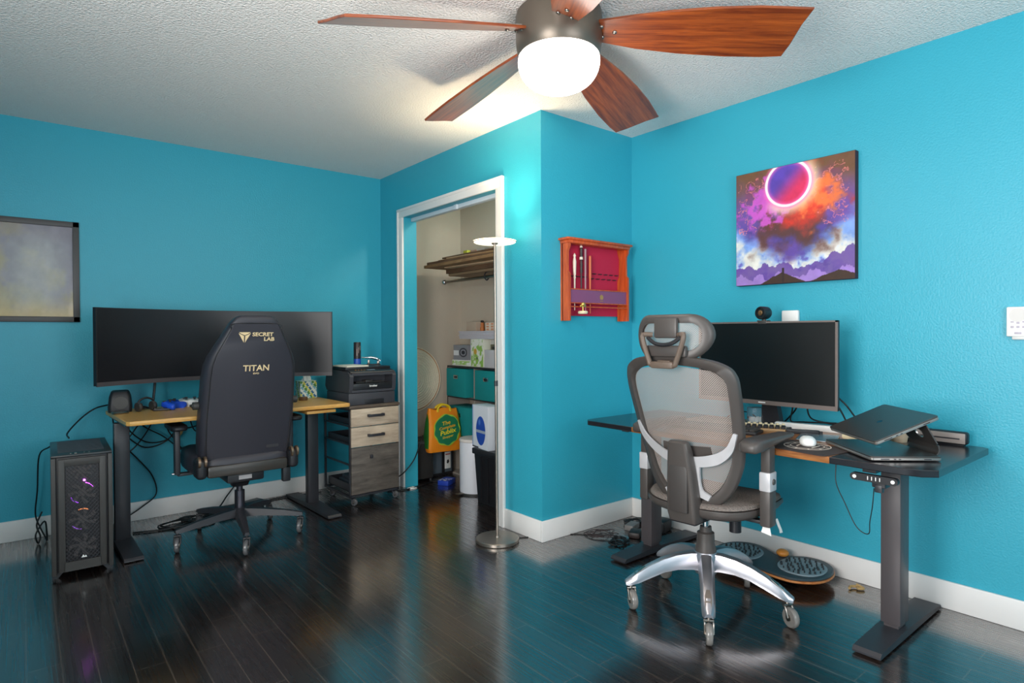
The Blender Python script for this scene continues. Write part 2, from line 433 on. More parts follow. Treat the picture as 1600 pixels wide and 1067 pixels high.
for k in range(5):
    ang = math.radians(162.7 - 72 * k)
    droop = math.atan2(.10, .74)
    Mb = RZ(ang) @ T(.135, 0, 2.362 + fz) @ RY(droop) @ RX(pitch_a)
    L_ = .755
    up = [(0, .044), (.03, .054), (.16, .084), (.32, .106), (.5, .117), (.64, .116), (L_ * .94, .110)]
    dn = [(L_ * 1.02, -.108), (.6, -.116), (.45, -.112), (.3, -.098), (.16, -.076), (.03, -.052), (0, -.044)]
    mid = [(L_ * .965, .05), (L_ * .99, -.04)]
    pts = up + mid + dn
    bl = MB().prism(pts, -.005, .005, bev=.002).build('fan_blade', WOODF, fan)
    bl.matrix_local = Mb
    # screws carry the bronze finish; the blade arm grips the root from above
    for (x_, y_) in ((.035, .026), (.035, -.026), (.085, 0)):
        MB().ball((x_, y_, -.007), .0085, (1, 1, .7), u=10, v=6).build('screw', STEEL, bl)
    MB().prism([(-.03, .03), (.12, .02), (.12, -.02), (-.03, -.03)], .005, .013).xf(Mb).build('blade_arm', FANM, fan)
pl = bpy.data.lights.new('fan_light', 'POINT'); pl.energy = 10; pl.color = (1, .93, .84); pl.shadow_soft_size = .16
po = bpy.data.objects.new('fan_light', pl); C.objects.link(po); po.location = (1.66, 1.742, 1.97)

# ------------------------------------------------------------------ floor lamp
lamp = thing('floor_lamp', 'thin brushed steel floor lamp with round base and glowing flat disc head', 'floor lamp', (2.092, 2.715, 0))
LST = mat('satin nickel', '#9d9389', rough=0.35, metal=0.85)
MB().lathe([(0, 0), (.121, 0), (.124, .004), (.124, .018), (.119, .022), (.016, .024), (.014, .034), (0, .034)], seg=48).build('base', LST, lamp)
MB().cyl((0, 0, .03), (-.006, -.002, .9), .0085).cyl((-.006, -.002, .9), (-.012, -.004, 1.69), .0075).build('pole', LST, lamp)
MB().cyl((-.0065, -.002, .885), (-.0065, -.002, .915), .011).build('pole_joint', BLACK, lamp)
MB().lathe([(0, 1.686), (.016, 1.686), (.02, 1.694), (.02, 1.700), (.119, 1.700), (.1225, 1.701), (.1225, 1.7028), (0, 1.7028)], M=T(-.012, -.004, 0), seg=48).build('lamp_head', LST, lamp)
MB().lathe([(0, 1.6935), (.112, 1.6935), (.1185, 1.697), (.1185, 1.6995), (0, 1.6995)], M=T(-.012, -.004, 0), seg=48).build('lower_diffuser', mat('lit underside diffuser', '#fff2dc', rough=.4, emit='#fff0cf', estr=1.6), lamp)
LGL = mat('lit lamp diffuser', '#fff2dc', rough=.4, emit='#ffe6bd', estr=7.0)
MB().lathe([(0, 1.7029), (.119, 1.7029), (.1215, 1.705), (.10, 1.709), (0, 1.710)], M=T(-.012, -.004, 0), seg=48).build('light_disc', LGL, lamp)
al = area('lamp_light', (2.08, 2.711, 1.745), (0, 0, 1), .2, .2, 3.2, (1, .80, .52)); al.data.shape = 'DISK'; al.data.spread = math.radians(105)
pl = bpy.data.lights.new('lamp_glow', 'POINT'); pl.energy = 1.1; pl.color = (1, .80, .52); pl.shadow_soft_size = .09
po = bpy.data.objects.new('lamp_glow', pl); C.objects.link(po); po.location = (2.08, 2.711, 1.80)

# ------------------------------------------------------------------ left desk
BAMBOO = wood('honey bamboo', '#c58a3c', '#e3b468', rough=.35, axis=0, scale=9, stretch=22, bump=.04)
DX, DY, DR = .975, 4.05, math.radians(2.0)
def desk_leg(parent, x, yc, y0, y1, ztop, cw=.075, cd=.05):
    b = MB().box(x - cw / 2, x + cw / 2, yc - cd / 2, yc + cd / 2, .03, ztop, bev=.004)
    b.box(x - cw / 2 + .008, x + cw / 2 - .008, yc - cd / 2 + .006, yc + cd / 2 - .006, .012, .06)
    b.build('leg', BLACK, parent)
    f = MB()
    pr_ = [(y0, .012), (y0 + .012, .022), (yc - .05, .036), (yc + .05, .036), (y1 - .012, .022), (y1, .012), (y1, .006), (y0, .006)]
    f.prism(pr_, -.045, .045, M=Matrix(((0, 0, 1, x), (1, 0, 0, 0), (0, 1, 0, 0), (0, 0, 0, 1))))
    ft = f.build('foot', BLACK, parent)
    for yy in (y0 + .035, y1 - .035): MB().cyl((x, yy, 0), (x, yy, .008), .017).build('glide_pad', GREYP, ft)
d1 = thing('standing_desk', 'black framed standing desk with honey bamboo top under the wide curved monitor', 'desk', (DX, DY, 0), DR)
MB().prism([(-.56, -.375), (-.2, -.372), (.1, -.372), (.655, -.375), (.665, -.365), (.665, .262), (.655, .272), (-.575, .272), (-.585, .262), (-.575, -.36)], .712, .735, bev=.003).build('tabletop', BAMBOO, d1)
desk_leg(d1, -.545, .0, -.36, .395, .69)
desk_leg(d1, .56, .0, -.36, .37, .69)
MB().box(-.54, .56, -.09, -.03, .675, .70).box(-.54, .56, .03, .09, .675, .70).box(-.57, -.52, -.3, .25, .70, .712).box(.54, .59, -.3, .25, .70, .712).build('frame', BLACK, d1)
MB().box(.39, .58, -.34, -.12, .682, .700, bev=.002).build('under_shelf', BAMBOO, d1)
DZ = .735
def onl(x, y, z=0):   # left desk local -> world
    v = Matrix.Translation((DX, DY, 0)) @ RZ(DR) @ Vector((x, y, z)); return v

# ultrawide curved monitor
mon = thing('curved_monitor', 'very wide curved black monitor switched off on the bamboo desk', 'monitor', (.975, 4.10, DZ), 0)
Rm, hw, ym = 1.25, .675, .075
def arc(x, off=0): return ym - off - (Rm - math.sqrt(Rm * Rm - x * x))
def strip(z0, z1, o0, o1, name, m, p, x0=-hw, x1=hw, n=40, bev=0):
    b = MB(); rings = []
    for i in range(n + 1):
        x = x0 + (x1 - x0) * i / n; y = arc(x)
        s_ = x / Rm; nx, ny = -s_, -math.sqrt(1 - s_ * s_)
        rings.append([Vector((x + nx * o0, y + ny * o0, z0)), Vector((x + nx * o1, y + ny * o1, z0)), Vector((x + nx * o1, y + ny * o1, z1)), Vector((x + nx * o0, y + ny * o0, z1))])
    return b.loft(rings).build(name, m, p)
strip(.170, .600, 0, .022, 'housing', BLACKP, mon)
strip(.192, .594, .0221, .0232, 'screen', mat('matte dark screen', '#141319', rough=.38), mon, -hw + .006, hw - .006)
strip(.166, .190, .018, .027, 'lower_bezel', mat('charcoal bezel', '#4a4548', rough=.45), mon)
strip(.24, .53, -.05, .0, 'rear_shell', BLACKP, mon, -.28, .28)
MB().box(-.035, .035, .11, .15, .012, .40, bev=.006).build('stand_neck', BLACKP, mon)
MB().prism(rrect(.34, .20, .03), 0, .014, M=T(0, .09, 0), bev=.003).build('stand_foot', BLACKP, mon)

# ------------------------------------------------------------------ gaming chair
gc = thing('gaming_chair', 'black leatherette gaming chair with gold logo on its backrest, seen from behind', 'office chair', (.985, 3.76, 0), 0)
# base
def caster(parent, x, y, zt, r, wm, fm, yawc=0.0, w_=.022, cover=False):
    M = T(x, y, 0) @ RZ(yawc)
    wh = MB()
    wh.lathe([(0, -w_ / 2), (r * .62, -w_ / 2), (r * .9, -w_ / 2), (r, -w_ / 4), (r, w_ / 4), (r * .9, w_ / 2), (r * .62, w_ / 2), (0, w_ / 2)], M=M @ T(.022, 0, r) @ RX(PI / 2), seg=24)
    o = wh.build('caster', wm, parent)
    MB().cyl(M @ Vector((.022, w_ / 2 + .003, r)), M @ Vector((.022, -w_ / 2 - .003, r)), r * .34).build('axle', STEEL, o)
    f = MB().cyl(M @ Vector((0, 0, r * 2 - .002)), M @ Vector((0, 0, zt)), .008)
    f.tube([M @ Vector((0, w_ / 2 + .004, 2 * r + .004)), M @ Vector((.012, w_ / 2 + .004, 1.7 * r)), M @ Vector((.022, w_ / 2 + .004, r))], .0045, 6)
    f.tube([M @ Vector((0, -w_ / 2 - .004, 2 * r + .004)), M @ Vector((.012, -w_ / 2 - .004, 1.7 * r)), M @ Vector((.022, -w_ / 2 - .004, r))], .0045, 6)
    f.cyl(M @ Vector((0, w_ / 2 + .007, 2 * r + .003)), M @ Vector((0, -w_ / 2 - .007, 2 * r + .003)), .008)
    f.build('caster_fork', fm, o)
WHEEL = mat('dark clear wheel', '#5b5a5c', rough=.25)
base = MB().lathe([(0, .10), (.034, .10), (.036, .12), (.036, .165), (.03, .17), (0, .17)], seg=28)
for k in range(5):
    a = math.radians(-27 - 72 * k)
    rings = []
    for t, wd, z0, z1 in ((.02, .030, .120, .165), (.12, .027, .118, .156), (.24, .021, .108, .140), (.33, .018, .099, .122), (.352, .013, .101, .116)):
        rings.append([RZ(a) @ Vector(q) for q in ((t, -wd, z0), (t, wd, z0), (t, wd * .72, z1), (t, -wd * .72, z1))])
    base.loft(rings)
base.build('five_arm_base', BLACK, gc)
for k in range(5):
    a = math.radians(-27 - 72 * k)
    caster(gc, .339 * math.cos(a), .339 * math.sin(a), .102, .040, WHEEL, BLACKP, yawc=math.radians(238 + (k * 37) % 30))
MB().cyl((0, 0, .165), (0, 0, .27), .028).cyl((0, 0, .25), (0, 0, .36), .018).build('gas_column', mat('gunmetal', '#55525a', rough=.3, metal=.8), gc)
mech = MB().box(-.10, .10, -.14, .13, .345, .40, bev=.01)
mech.loft([[Vector((x, y, z)) for x, y in selip(rx, ry, 3, 20)] for z, rx, ry in ((.30, .045, .045), (.33, .055, .06), (.352, .085, .10))])
mc = mech.build('tilt_mechanism', BLACKP, gc)
MB().box(-.04, .03, -.142, -.139, .362, .385).build('label_plate', mat('grey sticker', '#b9b4b4', rough=.5), mc, label='small pale sticker on the mechanism')
# levers
MB().box(.20, .245, -.16, -.12, .315, .40, bev=.006).build('tilt_lever', BLACKP, gc)
# seat cushion
rings = []
for z, k_ in ((.405, .90), (.418, .98), (.445, 1.0), (.475, 1.0), (.50, .97), (.515, .88), (.52, .7)):
    rings.append([Vector((x, y + .07, z + (.018 * (abs(x) / .27) ** 3 if z > .48 else 0))) for x, y in selip(.275 * k_, .265 * k_, 4.5, 40)])
MB().loft(rings).build('seat', LEATHER, gc, ang=60)
# backrest : rings from bottom to top; rear panel leans back
prof = [(.475, .238, -.165, .10), (.50, .246, -.172, .12), (.60, .252, -.197, .115), (.72, .254, -.228, .105), (.85, .250, -.262, .108), (.95, .246, -.290, .115), (1.02, .239, -.308, .105),
        (1.07, .222, -.322, .10), (1.12, .196, -.335, .095), (1.17, .168, -.347, .09), (1.21, .147, -.357, .085), (1.245, .128, -.364, .08), (1.27, .108, -.366, .065), (1.282, .088, -.362, .045), (1.286, .06, -.358, .02)]
rings = []
for z, hwd, yr, th in prof:
    r = []
    # rear flat, side bolsters swing forward
    n = 36
    pts = []
    for x_, y_ in selip(1, 1, 4.5, n):
        fx = x_ * hwd; fr = (y_ + 1) / 2
        wing = .030 * abs(x_) ** 4 * fr * min(1, (1.3 - z) / .25)
        pts.append(Vector((fx * (1 - .02 * (1 - fr)), yr + fr * th + wing, z)))
    rings.append(pts)
br_ = MB().loft(rings).build('backrest', LEATHER, gc, ang=50)
def yrear(z):
    zs = [p[0] for p in prof]; return float(np.interp(z, zs, [p[2] for p in prof]))
def hwz(z): return float(np.interp(z, [p[0] for p in prof], [p[1] for p in prof]))
# rear upholstery panel (raised) with piping
zs = [.50, .6, .72, .85, .95, 1.02, 1.07, 1.12, 1.17, 1.21, 1.24]
rp = MB()
def outl(k, dz=0): 
    P = [Vector((-hwz(z) * k, 0, z)) for z in zs] + [Vector((hwz(z) * k, 0, z)) for z in reversed(zs)]
    return P
A = []
for off, k in ((0.004, .86), (-.004, .86), (-.006, .84)):
    A.append([Vector((p.x / .86 * k, yrear(p.z) + off, p.z)) for p in outl(.86)])
rpb = MB().loft(A, caps=False)
# fill the panel face with strips between left and right rails
for i in range(len(zs) - 1):
    q = [Vector((s_ * hwz(z) * .84, yrear(z) - .006, z)) for z, s_ in ((zs[i], -1), (zs[i], 1), (zs[i + 1], 1), (zs[i + 1], -1))]
    rpb.bm.faces.new(rpb.ring(q))
bmesh.ops.remove_doubles(rpb.bm, verts=rpb.bm.verts[:], dist=.0005)
rpb.build('rear_panel', LEATHER, gc, ang=30)
P = spline([(p.x, yrear(p.z) - .003, p.z) for p in outl(.872)], 3, False)
MB().tube([tuple(p) for p in P], .0028, 6, smooth=False).build('piping', BLACKP, br_)
def on_back(x, z, off=-.0072):
    z2 = z + .02
    dy = (yrear(z + .03) - yrear(z - .03)) / .06
    return frame((x, yrear(z) + off, z), (1, 0, 0), (0, dy, 1))
# three-bladed emblem and lettering
M = on_back(-.060, 1.172) @ Matrix.Diagonal((1.22, 1.22, 1, 1))
em = MB()
for tri in (((-.024, .020), (.024, .020), (.0155, .0135), (0, .006), (-.0155, .0135)), ((-.026, .0165), (-.0185, .0115), (-.0025, .0035), (-.0025, -.027)), ((.026, .0165), (.0025, -.027), (.0025, .0035), (.0185, .0115))):
    em.prism(tri, 0, .0012)
em.xf(M).build('emblem', GOLD, br_)
text('SECRET', .0285, GOLD, br_, on_back(.034, 1.183), bold=.0008, sx=1.14, name='brand_lettering')
text('LAB', .0285, GOLD, br_, on_back(.068, 1.157), bold=.0008, sx=1.14, name='brand_lettering')
text('TITAN', .048, GOLD, br_, on_back(.012, .998, -.0078), bold=.0008, name='model_lettering')
text('EVO', .0125, GOLD, br_, on_back(.012, .969, -.0078), bold=.0004, sx=1.3, name='model_lettering')
MB().box(-.035, .035, -.001, .001, -.011, .011).xf(T(.13, yrear(.545) - .0065, .545)).build('fabric_label', mat('embossed tag', '#2b2a2e', rough=.6), br_)
# lumbar dials
for s_ in (-1, 1):
    MB().cyl((s_ * .25, -.17, .80), (s_ * .277, -.17, .80), .021, seg=24).cyl((s_ * .277, -.17, .80), (s_ * .282, -.17, .80), .012).build('lumbar_knob', GREYP, gc)
# hinge brackets and rear beam
MB().box(-.215, .215, -.205, -.155, .402, .468, bev=.016).build('rear_beam', mat('dark bronze cover', '#3b3733', rough=.36), gc)
for s_ in (-1, 1):
    x = s_ * .245
    o = MB().box(x - .028, x + .028, -.225, -.12, .405, .515, bev=.022, seg=3).build('hinge_cover', BLACKP, gc)
    MB().cyl((x - .02, -.21, .50), (x - .02 + .012, -.21, .50), .03).cyl((x + .010, -.21, .50), (x + .022, -.21, .50), .03).build('hinge_ring', mat('bronze ring', '#7c6a58', rough=.3, metal=.7), o)
# armrests
for s_ in (-1, 1):
    x = s_ * .315
    a = MB().box(x - .014, x + .014, .03, .085, .395, .66, bev=.007).box(min(x, s_ * .16), max(x, s_ * .16), .035, .08, .388, .404, bev=.004).build('armrest_post', BLACK, gc)
    MB().prism(rrect(.085, .25, .035), .655, .682, M=T(x + s_ * .003, .06, 0), bev=.008).build('armrest_pad', BLACKP, gc)
    MB().cyl((x - s_ * .0 + s_ * .014, .058, .402), (x + s_ * .026, .058, .402), .006).cyl((x + s_ * .014, .058, .645), (x + s_ * .022, .058, .645), .006).build('armrest_bolt', CHROME, a)

# ------------------------------------------------------------------ computer tower
pc = thing('computer_tower', 'tall black computer tower with perforated front and purple light inside', 'computer', (.225, 3.645, 0), math.radians(-1.5))
W_, D_, Hh = .125, .50, .60
MB().box(-W_ + .004, W_ - .004, .012, D_, .028, Hh - .012, bev=.004).build('case', BLACKP, pc)
fr = MB()
fr.box(-W_ + .028, -W_ + .056, -.004, .014, .03, Hh - .02, bev=.003).box(W_ - .056, W_ - .028, -.004, .014, .03, Hh - .02, bev=.003)
fr.box(-W_ + .05, W_ - .05, -.004, .014, .03, .075).box(-W_ + .05, W_ - .05, -.004, .014, Hh - .055, Hh - .02, bev=.002)
fr.box(-W_, -W_ + .02, -.006, .014, .02, Hh - .012, bev=.003).box(W_ - .02, W_, -.006, .014, .02, Hh - .012, bev=.003)
fr.build('front_frame', GREYP, pc)
mesh_ = MB().box(-W_ + .054, W_ - .054, .0, .0025, .07, Hh - .05)
# perforated grille: a real lattice of diagonal wires
PM = mat('grille metal', '#333136', rough=.5)
g = MB(); gw = 2 * (W_ - .054); gh = Hh - .05 - .07; step = .0125
def clipseg(x0, y0, dx, dy):
    t0, t1 = -9, 9
    for p_, q_, lo, hi in ((x0, dx, 0, gw), (y0, dy, 0, gh)):
        if abs(q_) < 1e-9: continue
        a_, b_ = (lo - p_) / q_, (hi - p_) / q_
        t0 = max(t0, min(a_, b_)); t1 = min(t1, max(a_, b_))
    return (t0, t1)
for s_ in (1, -1):
    dx, dy = math.cos(math.radians(50)) * s_, math.sin(math.radians(50))
    nxy = (-dy, dx)
    k = -80
    while k < 80:
        x0_, y0_ = gw / 2 + nxy[0] * k * step, gh / 2 + nxy[1] * k * step
        t0, t1 = clipseg(x0_, y0_, dx, dy)
        if t1 - t0 > .004:
            p0 = (-gw / 2 + x0_ + dx * t0, .003, .07 + y0_ + dy * t0); p1 = (-gw / 2 + x0_ + dx * t1, .003, .07 + y0_ + dy * t1)
            g.cyl(p0, p1, .0016, seg=4, caps=False)
        k += 1
g.build('front_grille', PM, pc, flat=True)
FANB = mat('fan blade plastic', '#4e4947', rough=.5)
for i, zc in enumerate((.145, .275, .405, .515)):
    if i == 3: rr = .045
    else: rr = .058
    f = MB().cyl((0, .0118, zc), (0, .008, zc), .018, seg=20)
    for k in range(7):
        a0 = k * 2 * PI / 7
        pts = [(r_ * math.cos(a0 + t_), r_ * math.sin(a0 + t_)) for r_, t_ in ((.016, 0), (rr * .6, .12), (rr, .35), (rr, .72), (rr * .6, .55), (.016, .5))]
        f.prism(pts, -.001, .001, M=T(0, .0095, zc) @ RX(PI / 2))
    f.build('cooling_fan', FANB, pc)
for i, (zc, a0, a1, colr, st) in enumerate(((.405, 200, 250, '#b04dff', 1.2), (.405, 30, 75, '#d45cff', 3.5), (.275, 60, 110, '#ff9a5e', 1.0), (.275, 215, 265, '#9a5cd8', .5))):
    pts = [(.05 * math.cos(math.radians(a0 + (a1 - a0) * t / 8)), .0085, zc + .05 * math.sin(math.radians(a0 + (a1 - a0) * t / 8))) for t in range(9)]
    MB().tube(pts, .0022, 6, smooth=False).build('fan_light_arc', mat('coloured case light', colr, emit=colr, estr=st), pc)
MB().ball((.008, .006, .468), .006, u=10, v=6).build('indicator_light', mat('magenta case light', '#f070ff', emit='#e05cff', estr=9), pc)
MB().box(-W_, W_, .0, D_, Hh - .012, Hh, bev=.004).build('top_panel', mat('satin top', '#2b2e30', rough=.35), pc)
sl = MB()
for k in range(14): sl.box(-W_ + .03, W_ - .03, .09 + k * .027, .103 + k * .027, Hh, Hh + .0025)
sl.build('top_slats', BLACK, pc)
MB().box(-.03, -.02, .02, .04, Hh, Hh + .003).cyl((-.045, .03, Hh), (-.045, .03, Hh + .003), .006).cyl((.01, .03, Hh), (.01, .03, Hh + .003), .004).cyl((.03, .03, Hh), (.03, .03, Hh + .003), .004).build('front_ports', STEEL, pc)
for y_ in (.02, D_ - .06):
    for s_ in (-1, 1): MB().prism([(s_ * .075, .03), (s_ * (W_ - .002), .03), (s_ * (W_ - .002), 0), (s_ * .10, 0)], 0, .05, M=T(0, y_ + .05, 0) @ RX(PI / 2)).build('foot', BLACKP, pc)
em = MB().prism([(-.012, 0), (-.004, .014), (.002, .004), (.006, .01), (.012, 0)], 0, .001).xf(T(.004, -.0045, .088) @ RX(PI / 2)).build('emblem', OFFW, pc)

# ------------------------------------------------------------------ things on the left desk
def at(x, y, z): return Vector((x, y, z))
hs = thing('desk_speaker', 'black desktop speaker standing at the left end of the bamboo desk', 'speaker', (.445, 4.20, DZ), math.radians(-8))
b = MB(); b.loft([[Vector((x, y, z)) for x, y in rrect(w0, d0, .02)] for z, w0, d0 in ((0, .115, .12), (.03, .12, .125), (.09, .108, .11), (.118, .09, .09), (.124, .075, .07))]).build('speaker_body', BLACKP, hs)
MB().lathe([(0, 0), (.034, 0), (.036, .004), (0, .005)], M=T(.005, -.0645, .055) @ RX(PI / 2 * .96), seg=28).build('speaker_cone', GREYP, hs)
single(MB().lathe([(0, 0), (.04, 0), (.043, .008), (.036, .014), (0, .015)], seg=32), 'charging_puck', STEEL, 'round silver charging puck in front of the small black speaker', 'charger', (.430, 4.07, DZ))
hp = thing('headset', 'small black headset lying beside the left desk speaker', 'headset', (.565, 4.12, DZ), .4)
MB().tube([(-.045, 0, .03), (-.04, 0, .062), (0, 0, .078), (.04, 0, .062), (.045, 0, .03)], .006).build('headband', BLACKP, hp)
for s_ in (-1, 1): MB().lathe([(0, -.012), (.026, -.012), (.028, 0), (.022, .012), (0, .012)], M=T(s_ * .042, 0, .028) @ RY(PI / 2), seg=20).build('ear_cup', GREYP, hp)
def gamepad(name, m, label, loc, rz):
    t = thing(name, label, 'game controller', loc, rz)
    pts = [(-.055, .03), (-.03, .042), (.03, .042), (.055, .03), (.072, -.005), (.078, -.045), (.062, -.056), (.042, -.03), (.02, -.018), (-.02, -.018), (-.042, -.03), (-.062, -.056), (-.078, -.045), (-.072, -.005)]
    P = [(p.x, p.y) for p in spline([(a, b_, 0) for a, b_ in pts], 3, True)]
    b = MB()
    b.loft([[Vector((x * k, y * k, z + (.012 if y > -.01 else .0) * 1)) for x, y in P] for z, k in ((0, .82), (.008, .97), (.02, 1.0), (.032, .95), (.038, .8))])
    b.build('controller_body', m, t, ang=60)
    for s_ in (-1, 1):
        MB().cyl((s_ * .024, -.004, .045), (s_ * .024, -.004, .058), .006).lathe([(0, .056), (.009, .056), (.0095, .060), (0, .061)], M=T(s_ * .024, -.004, 0), seg=16).build('thumbstick', BLACKP, t)
    MB().cyl((-.045, .018, .046), (-.045, .018, .053), .009).cyl((.045, .018, .046), (.045, .018, .053), .009).build('button_pads', GREYP, t)
    return t
gp1 = gamepad('game_controller', mat('blue plastic', '#1f55d8', rough=.35), 'bright blue game controller lying on the bamboo desk', (.700, 4.13, DZ), 0.9)
gp2 = gamepad('game_controller', WHITE, 'white game controller lying against the blue one', (.815, 4.19, DZ), -.5)
rm = thing('remote_control', 'slim black remote control on the bamboo desk before the blue controller', 'remote control', (.64, 4.075, DZ), -.25)
MB().prism(rrect(.10, .028, .012), 0, .012, bev=.003).build('remote_body', BLACKP, rm)
MB().cyl((-.036, 0, .0118), (-.036, 0, .014), .006).build('button', STEEL, rm)
def keyboard(name, label, loc, rz, w_=.36, d_=.13, rows=5, cols=15, m=BLACKP, km=GREYP):
    t = thing(name, label, 'keyboard', loc, rz)
    MB().prism(rrect(w_, d_, .008), 0, .016, bev=.003).build('keyboard_case', m, t)
    b = MB(); kw = (w_ - .02) / cols; kd = (d_ - .016) / rows
    for r in range(rows):
        c = 0
        while c < cols:
            span = 6 if (r == 0 and c == 4) else 1
            x0 = -w_ / 2 + .01 + c * kw; y0 = -d_ / 2 + .008 + r * kd
            b.box(x0 + .0012, x0 + kw * span - .0012, y0 + .0012, y0 + kd - .0012, .0155, .024, bev=.0012, seg=1); c += span
    b.build('keys', km, t); return t
keyboard('keyboard', 'black keyboard on the bamboo desk half hidden by the gaming chair', (1.015, 4.02, DZ), DR)
tb = thing('tissue_box', 'green and blue patterned tissue box at the right end of bamboo desk', 'tissue box', (1.560, 4.235, DZ), math.radians(-4))
def tissue_fn(u, v):
    s = (u * 1.0 + v * .7) * 7 + fbm(u * 5, v * 5, 3, 2) * 1.1
    a = np.floor(s) % 5; c = hexc('#e9ecd6', u)
    for k, h in enumerate(('#4f8f3a', '#d9d34a', '#2b6f9a', '#eef0e4', '#7fb7c9')):
        mk = (a == k) & (((u * 3 - v * 4 + np.floor(s) * .37) % 1.3) > .28); c = [np.where(mk, q, p) for p, q in zip(c, hexc(h, u))]
    return c
PRINT = paint('printed card', rough=.55)
MB().box(-.058, .058, -.058, .058, 0, .120, bev=.002).build('box', mat('tissue box card', '#dfe6cf', rough=.6), tb)
panel('printed_front', .114, .118, 60, 60, tissue_fn, PRINT, tb, frame((0, -.0585, .060), (1, 0, 0), (0, 0, 1)))
panel('printed_side', .114, .118, 60, 60, tissue_fn, PRINT, tb, frame((-.0585, 0, .060), (0, -1, 0), (0, 0, 1)))
b = MB(); rr_ = []
for i in range(9):
    t = i / 8; rr_.append([Vector(((.03 - .012 * t) * math.cos(a) * (1 + .35 * math.sin(3 * a + t * 4)), .012 * (1 - t * .5) * math.sin(a) * (1 + .4 * math.sin(5 * a)), .119 + .052 * t + .008 * math.sin(2 * a) * t)) for a in [2 * PI * j / 20 for j in range(20)]])
b.loft(rr_).build('tissue', OFFW, tb)
single(MB().lathe([(0, 0), (.027, 0), (.029, .004), (.029, .020), (.026, .024), (0, .024)], seg=28), 'tape_roll', mat('brown wood puck', '#6b4a2c', rough=.5), 'small round brown roll on the desk before the tissue box', 'tape roll', (1.475, 4.06, DZ))
single(MB().tube([(0, 0, .006), (.04, .03, .006), (.09, .02, .012), (.12, .04, .2), (.17, .05, .205)], .006).tube([(.01, .01, .014), (.05, .04, .014), (.09, .035, .02), (.115, .045, .195), (.16, .05, .2)], .005), 'monitor_cable', CORD, 'black cable bundle rising from the bamboo desk to the curved monitor', 'cable', (.52, 4.20, DZ))

# ------------------------------------------------------------------ drawer cabinet and printer
PALE = wood('pale weathered oak', '#a08c78', '#d0bda6', rough=.55, axis=0, scale=4, stretch=6, bump=.1)
DARKW = wood('charcoal weathered oak', '#37322e', '#6b625a', rough=.6, axis=0, scale=5, stretch=5, bump=.15)
cb = thing('drawer_cabinet', 'wheeled file cabinet with two pale and one dark weathered drawer fronts', 'cabinet', (1.918, 3.895, 0), math.radians(1.5))
cw, cdp, ch = .190, .42, .69
f = MB()
for x in (-cw, cw - .014):
    for y in (0, cdp - .014): f.box(x, x + .014, y, y + .014, .06, ch - .02)
for z in (.06, ch - .034):
    f.box(-cw, cw, 0, .014, z, z + .014).box(-cw, cw, cdp - .014, cdp, z, z + .014).box(-cw, -cw + .014, 0, cdp, z, z + .014).box(cw - .014, cw, 0, cdp, z, z + .014)
for z in (.28, .42, .545): f.box(-cw, -cw + .01, 0, cdp, z, z + .012).box(cw - .01, cw, 0, cdp, z, z + .012)
f.build('frame', BLACK, cb)
MB().box(-cw - .004, cw + .004, -.012, cdp, ch - .02, ch, bev=.002).build('top', wood('cabinet top', '#4b4038', '#6a5a4c', rough=.5, axis=0, stretch=6), cb)
for z0, z1, m_, hz in ((.545, .665, PALE, .615), (.405, .540, PALE, .478), (.08, .400, DARKW, .33)):
    d_ = MB().box(-cw + .008, cw - .006, -.012, .004, z0, z1, bev=.002).build('drawer', m_, cb)
    hd = MB()
    if m_ is PALE:
        hd.box(-.062, -.046, -.032, -.012, hz - .008, hz + .010).box(.046, .062, -.032, -.012, hz - .008, hz + .010).box(-.062, .062, -.036, -.028, hz - .009, hz + .009, bev=.002)
    else: hd.box(-.045, -.028, -.03, -.012, hz - .012, hz + .012, bev=.002)
    hd.build('handle', BLACK, d_)
    # open wire-side trays that show through the side
    hgt = min(z1 - z0 - .04, .1)
    MB().box(-cw + .02, cw - .02, .006, cdp - .03, z0 + .01, z0 + .018).box(-cw + .02, -cw + .024, .006, cdp - .03, z0 + .01, z0 + .01 + hgt * .55).box(cw - .024, cw - .02, .006, cdp - .03, z0 + .01, z0 + .01 + hgt * .55).box(-cw + .02, cw - .02, cdp - .034, cdp - .03, z0 + .01, z0 + .01 + hgt * .55).build('drawer_tray', BLACK, d_)
for x in (-cw + .03, cw - .03):
    for y in (.03, cdp - .04): caster(cb, x - .02 * 0, y, .062, .024, WHEEL, BLACK, yawc=-1.2, w_=.02)
single(MB().box(-.12, .10, -.12, .13, 0, .035, bev=.004).box(-.1, .11, -.11, .12, .035, .06, bev=.004), 'document_stack', mat('dark folders', '#3c444c', rough=.6), 'stack of dark folders lying in the cabinet behind its dark drawer', 'folders', (1.91, 4.09, .103))

prn = thing('printer', 'dark grey laser printer on top of the drawer cabinet', 'printer', (1.905, 3.90, ch), math.radians(1.5))
PG = mat('printer grey', '#3e3e44', rough=.5); PB = mat('printer black', '#202024', rough=.4)
pw = .178
MB().box(-pw, pw, .0, .36, .0, .085, bev=.006).build('paper_tray', PG, prn)
MB().box(-.06, .09, -.003, .003, .004, .036, bev=.003).build('tray_grip', PB, prn)
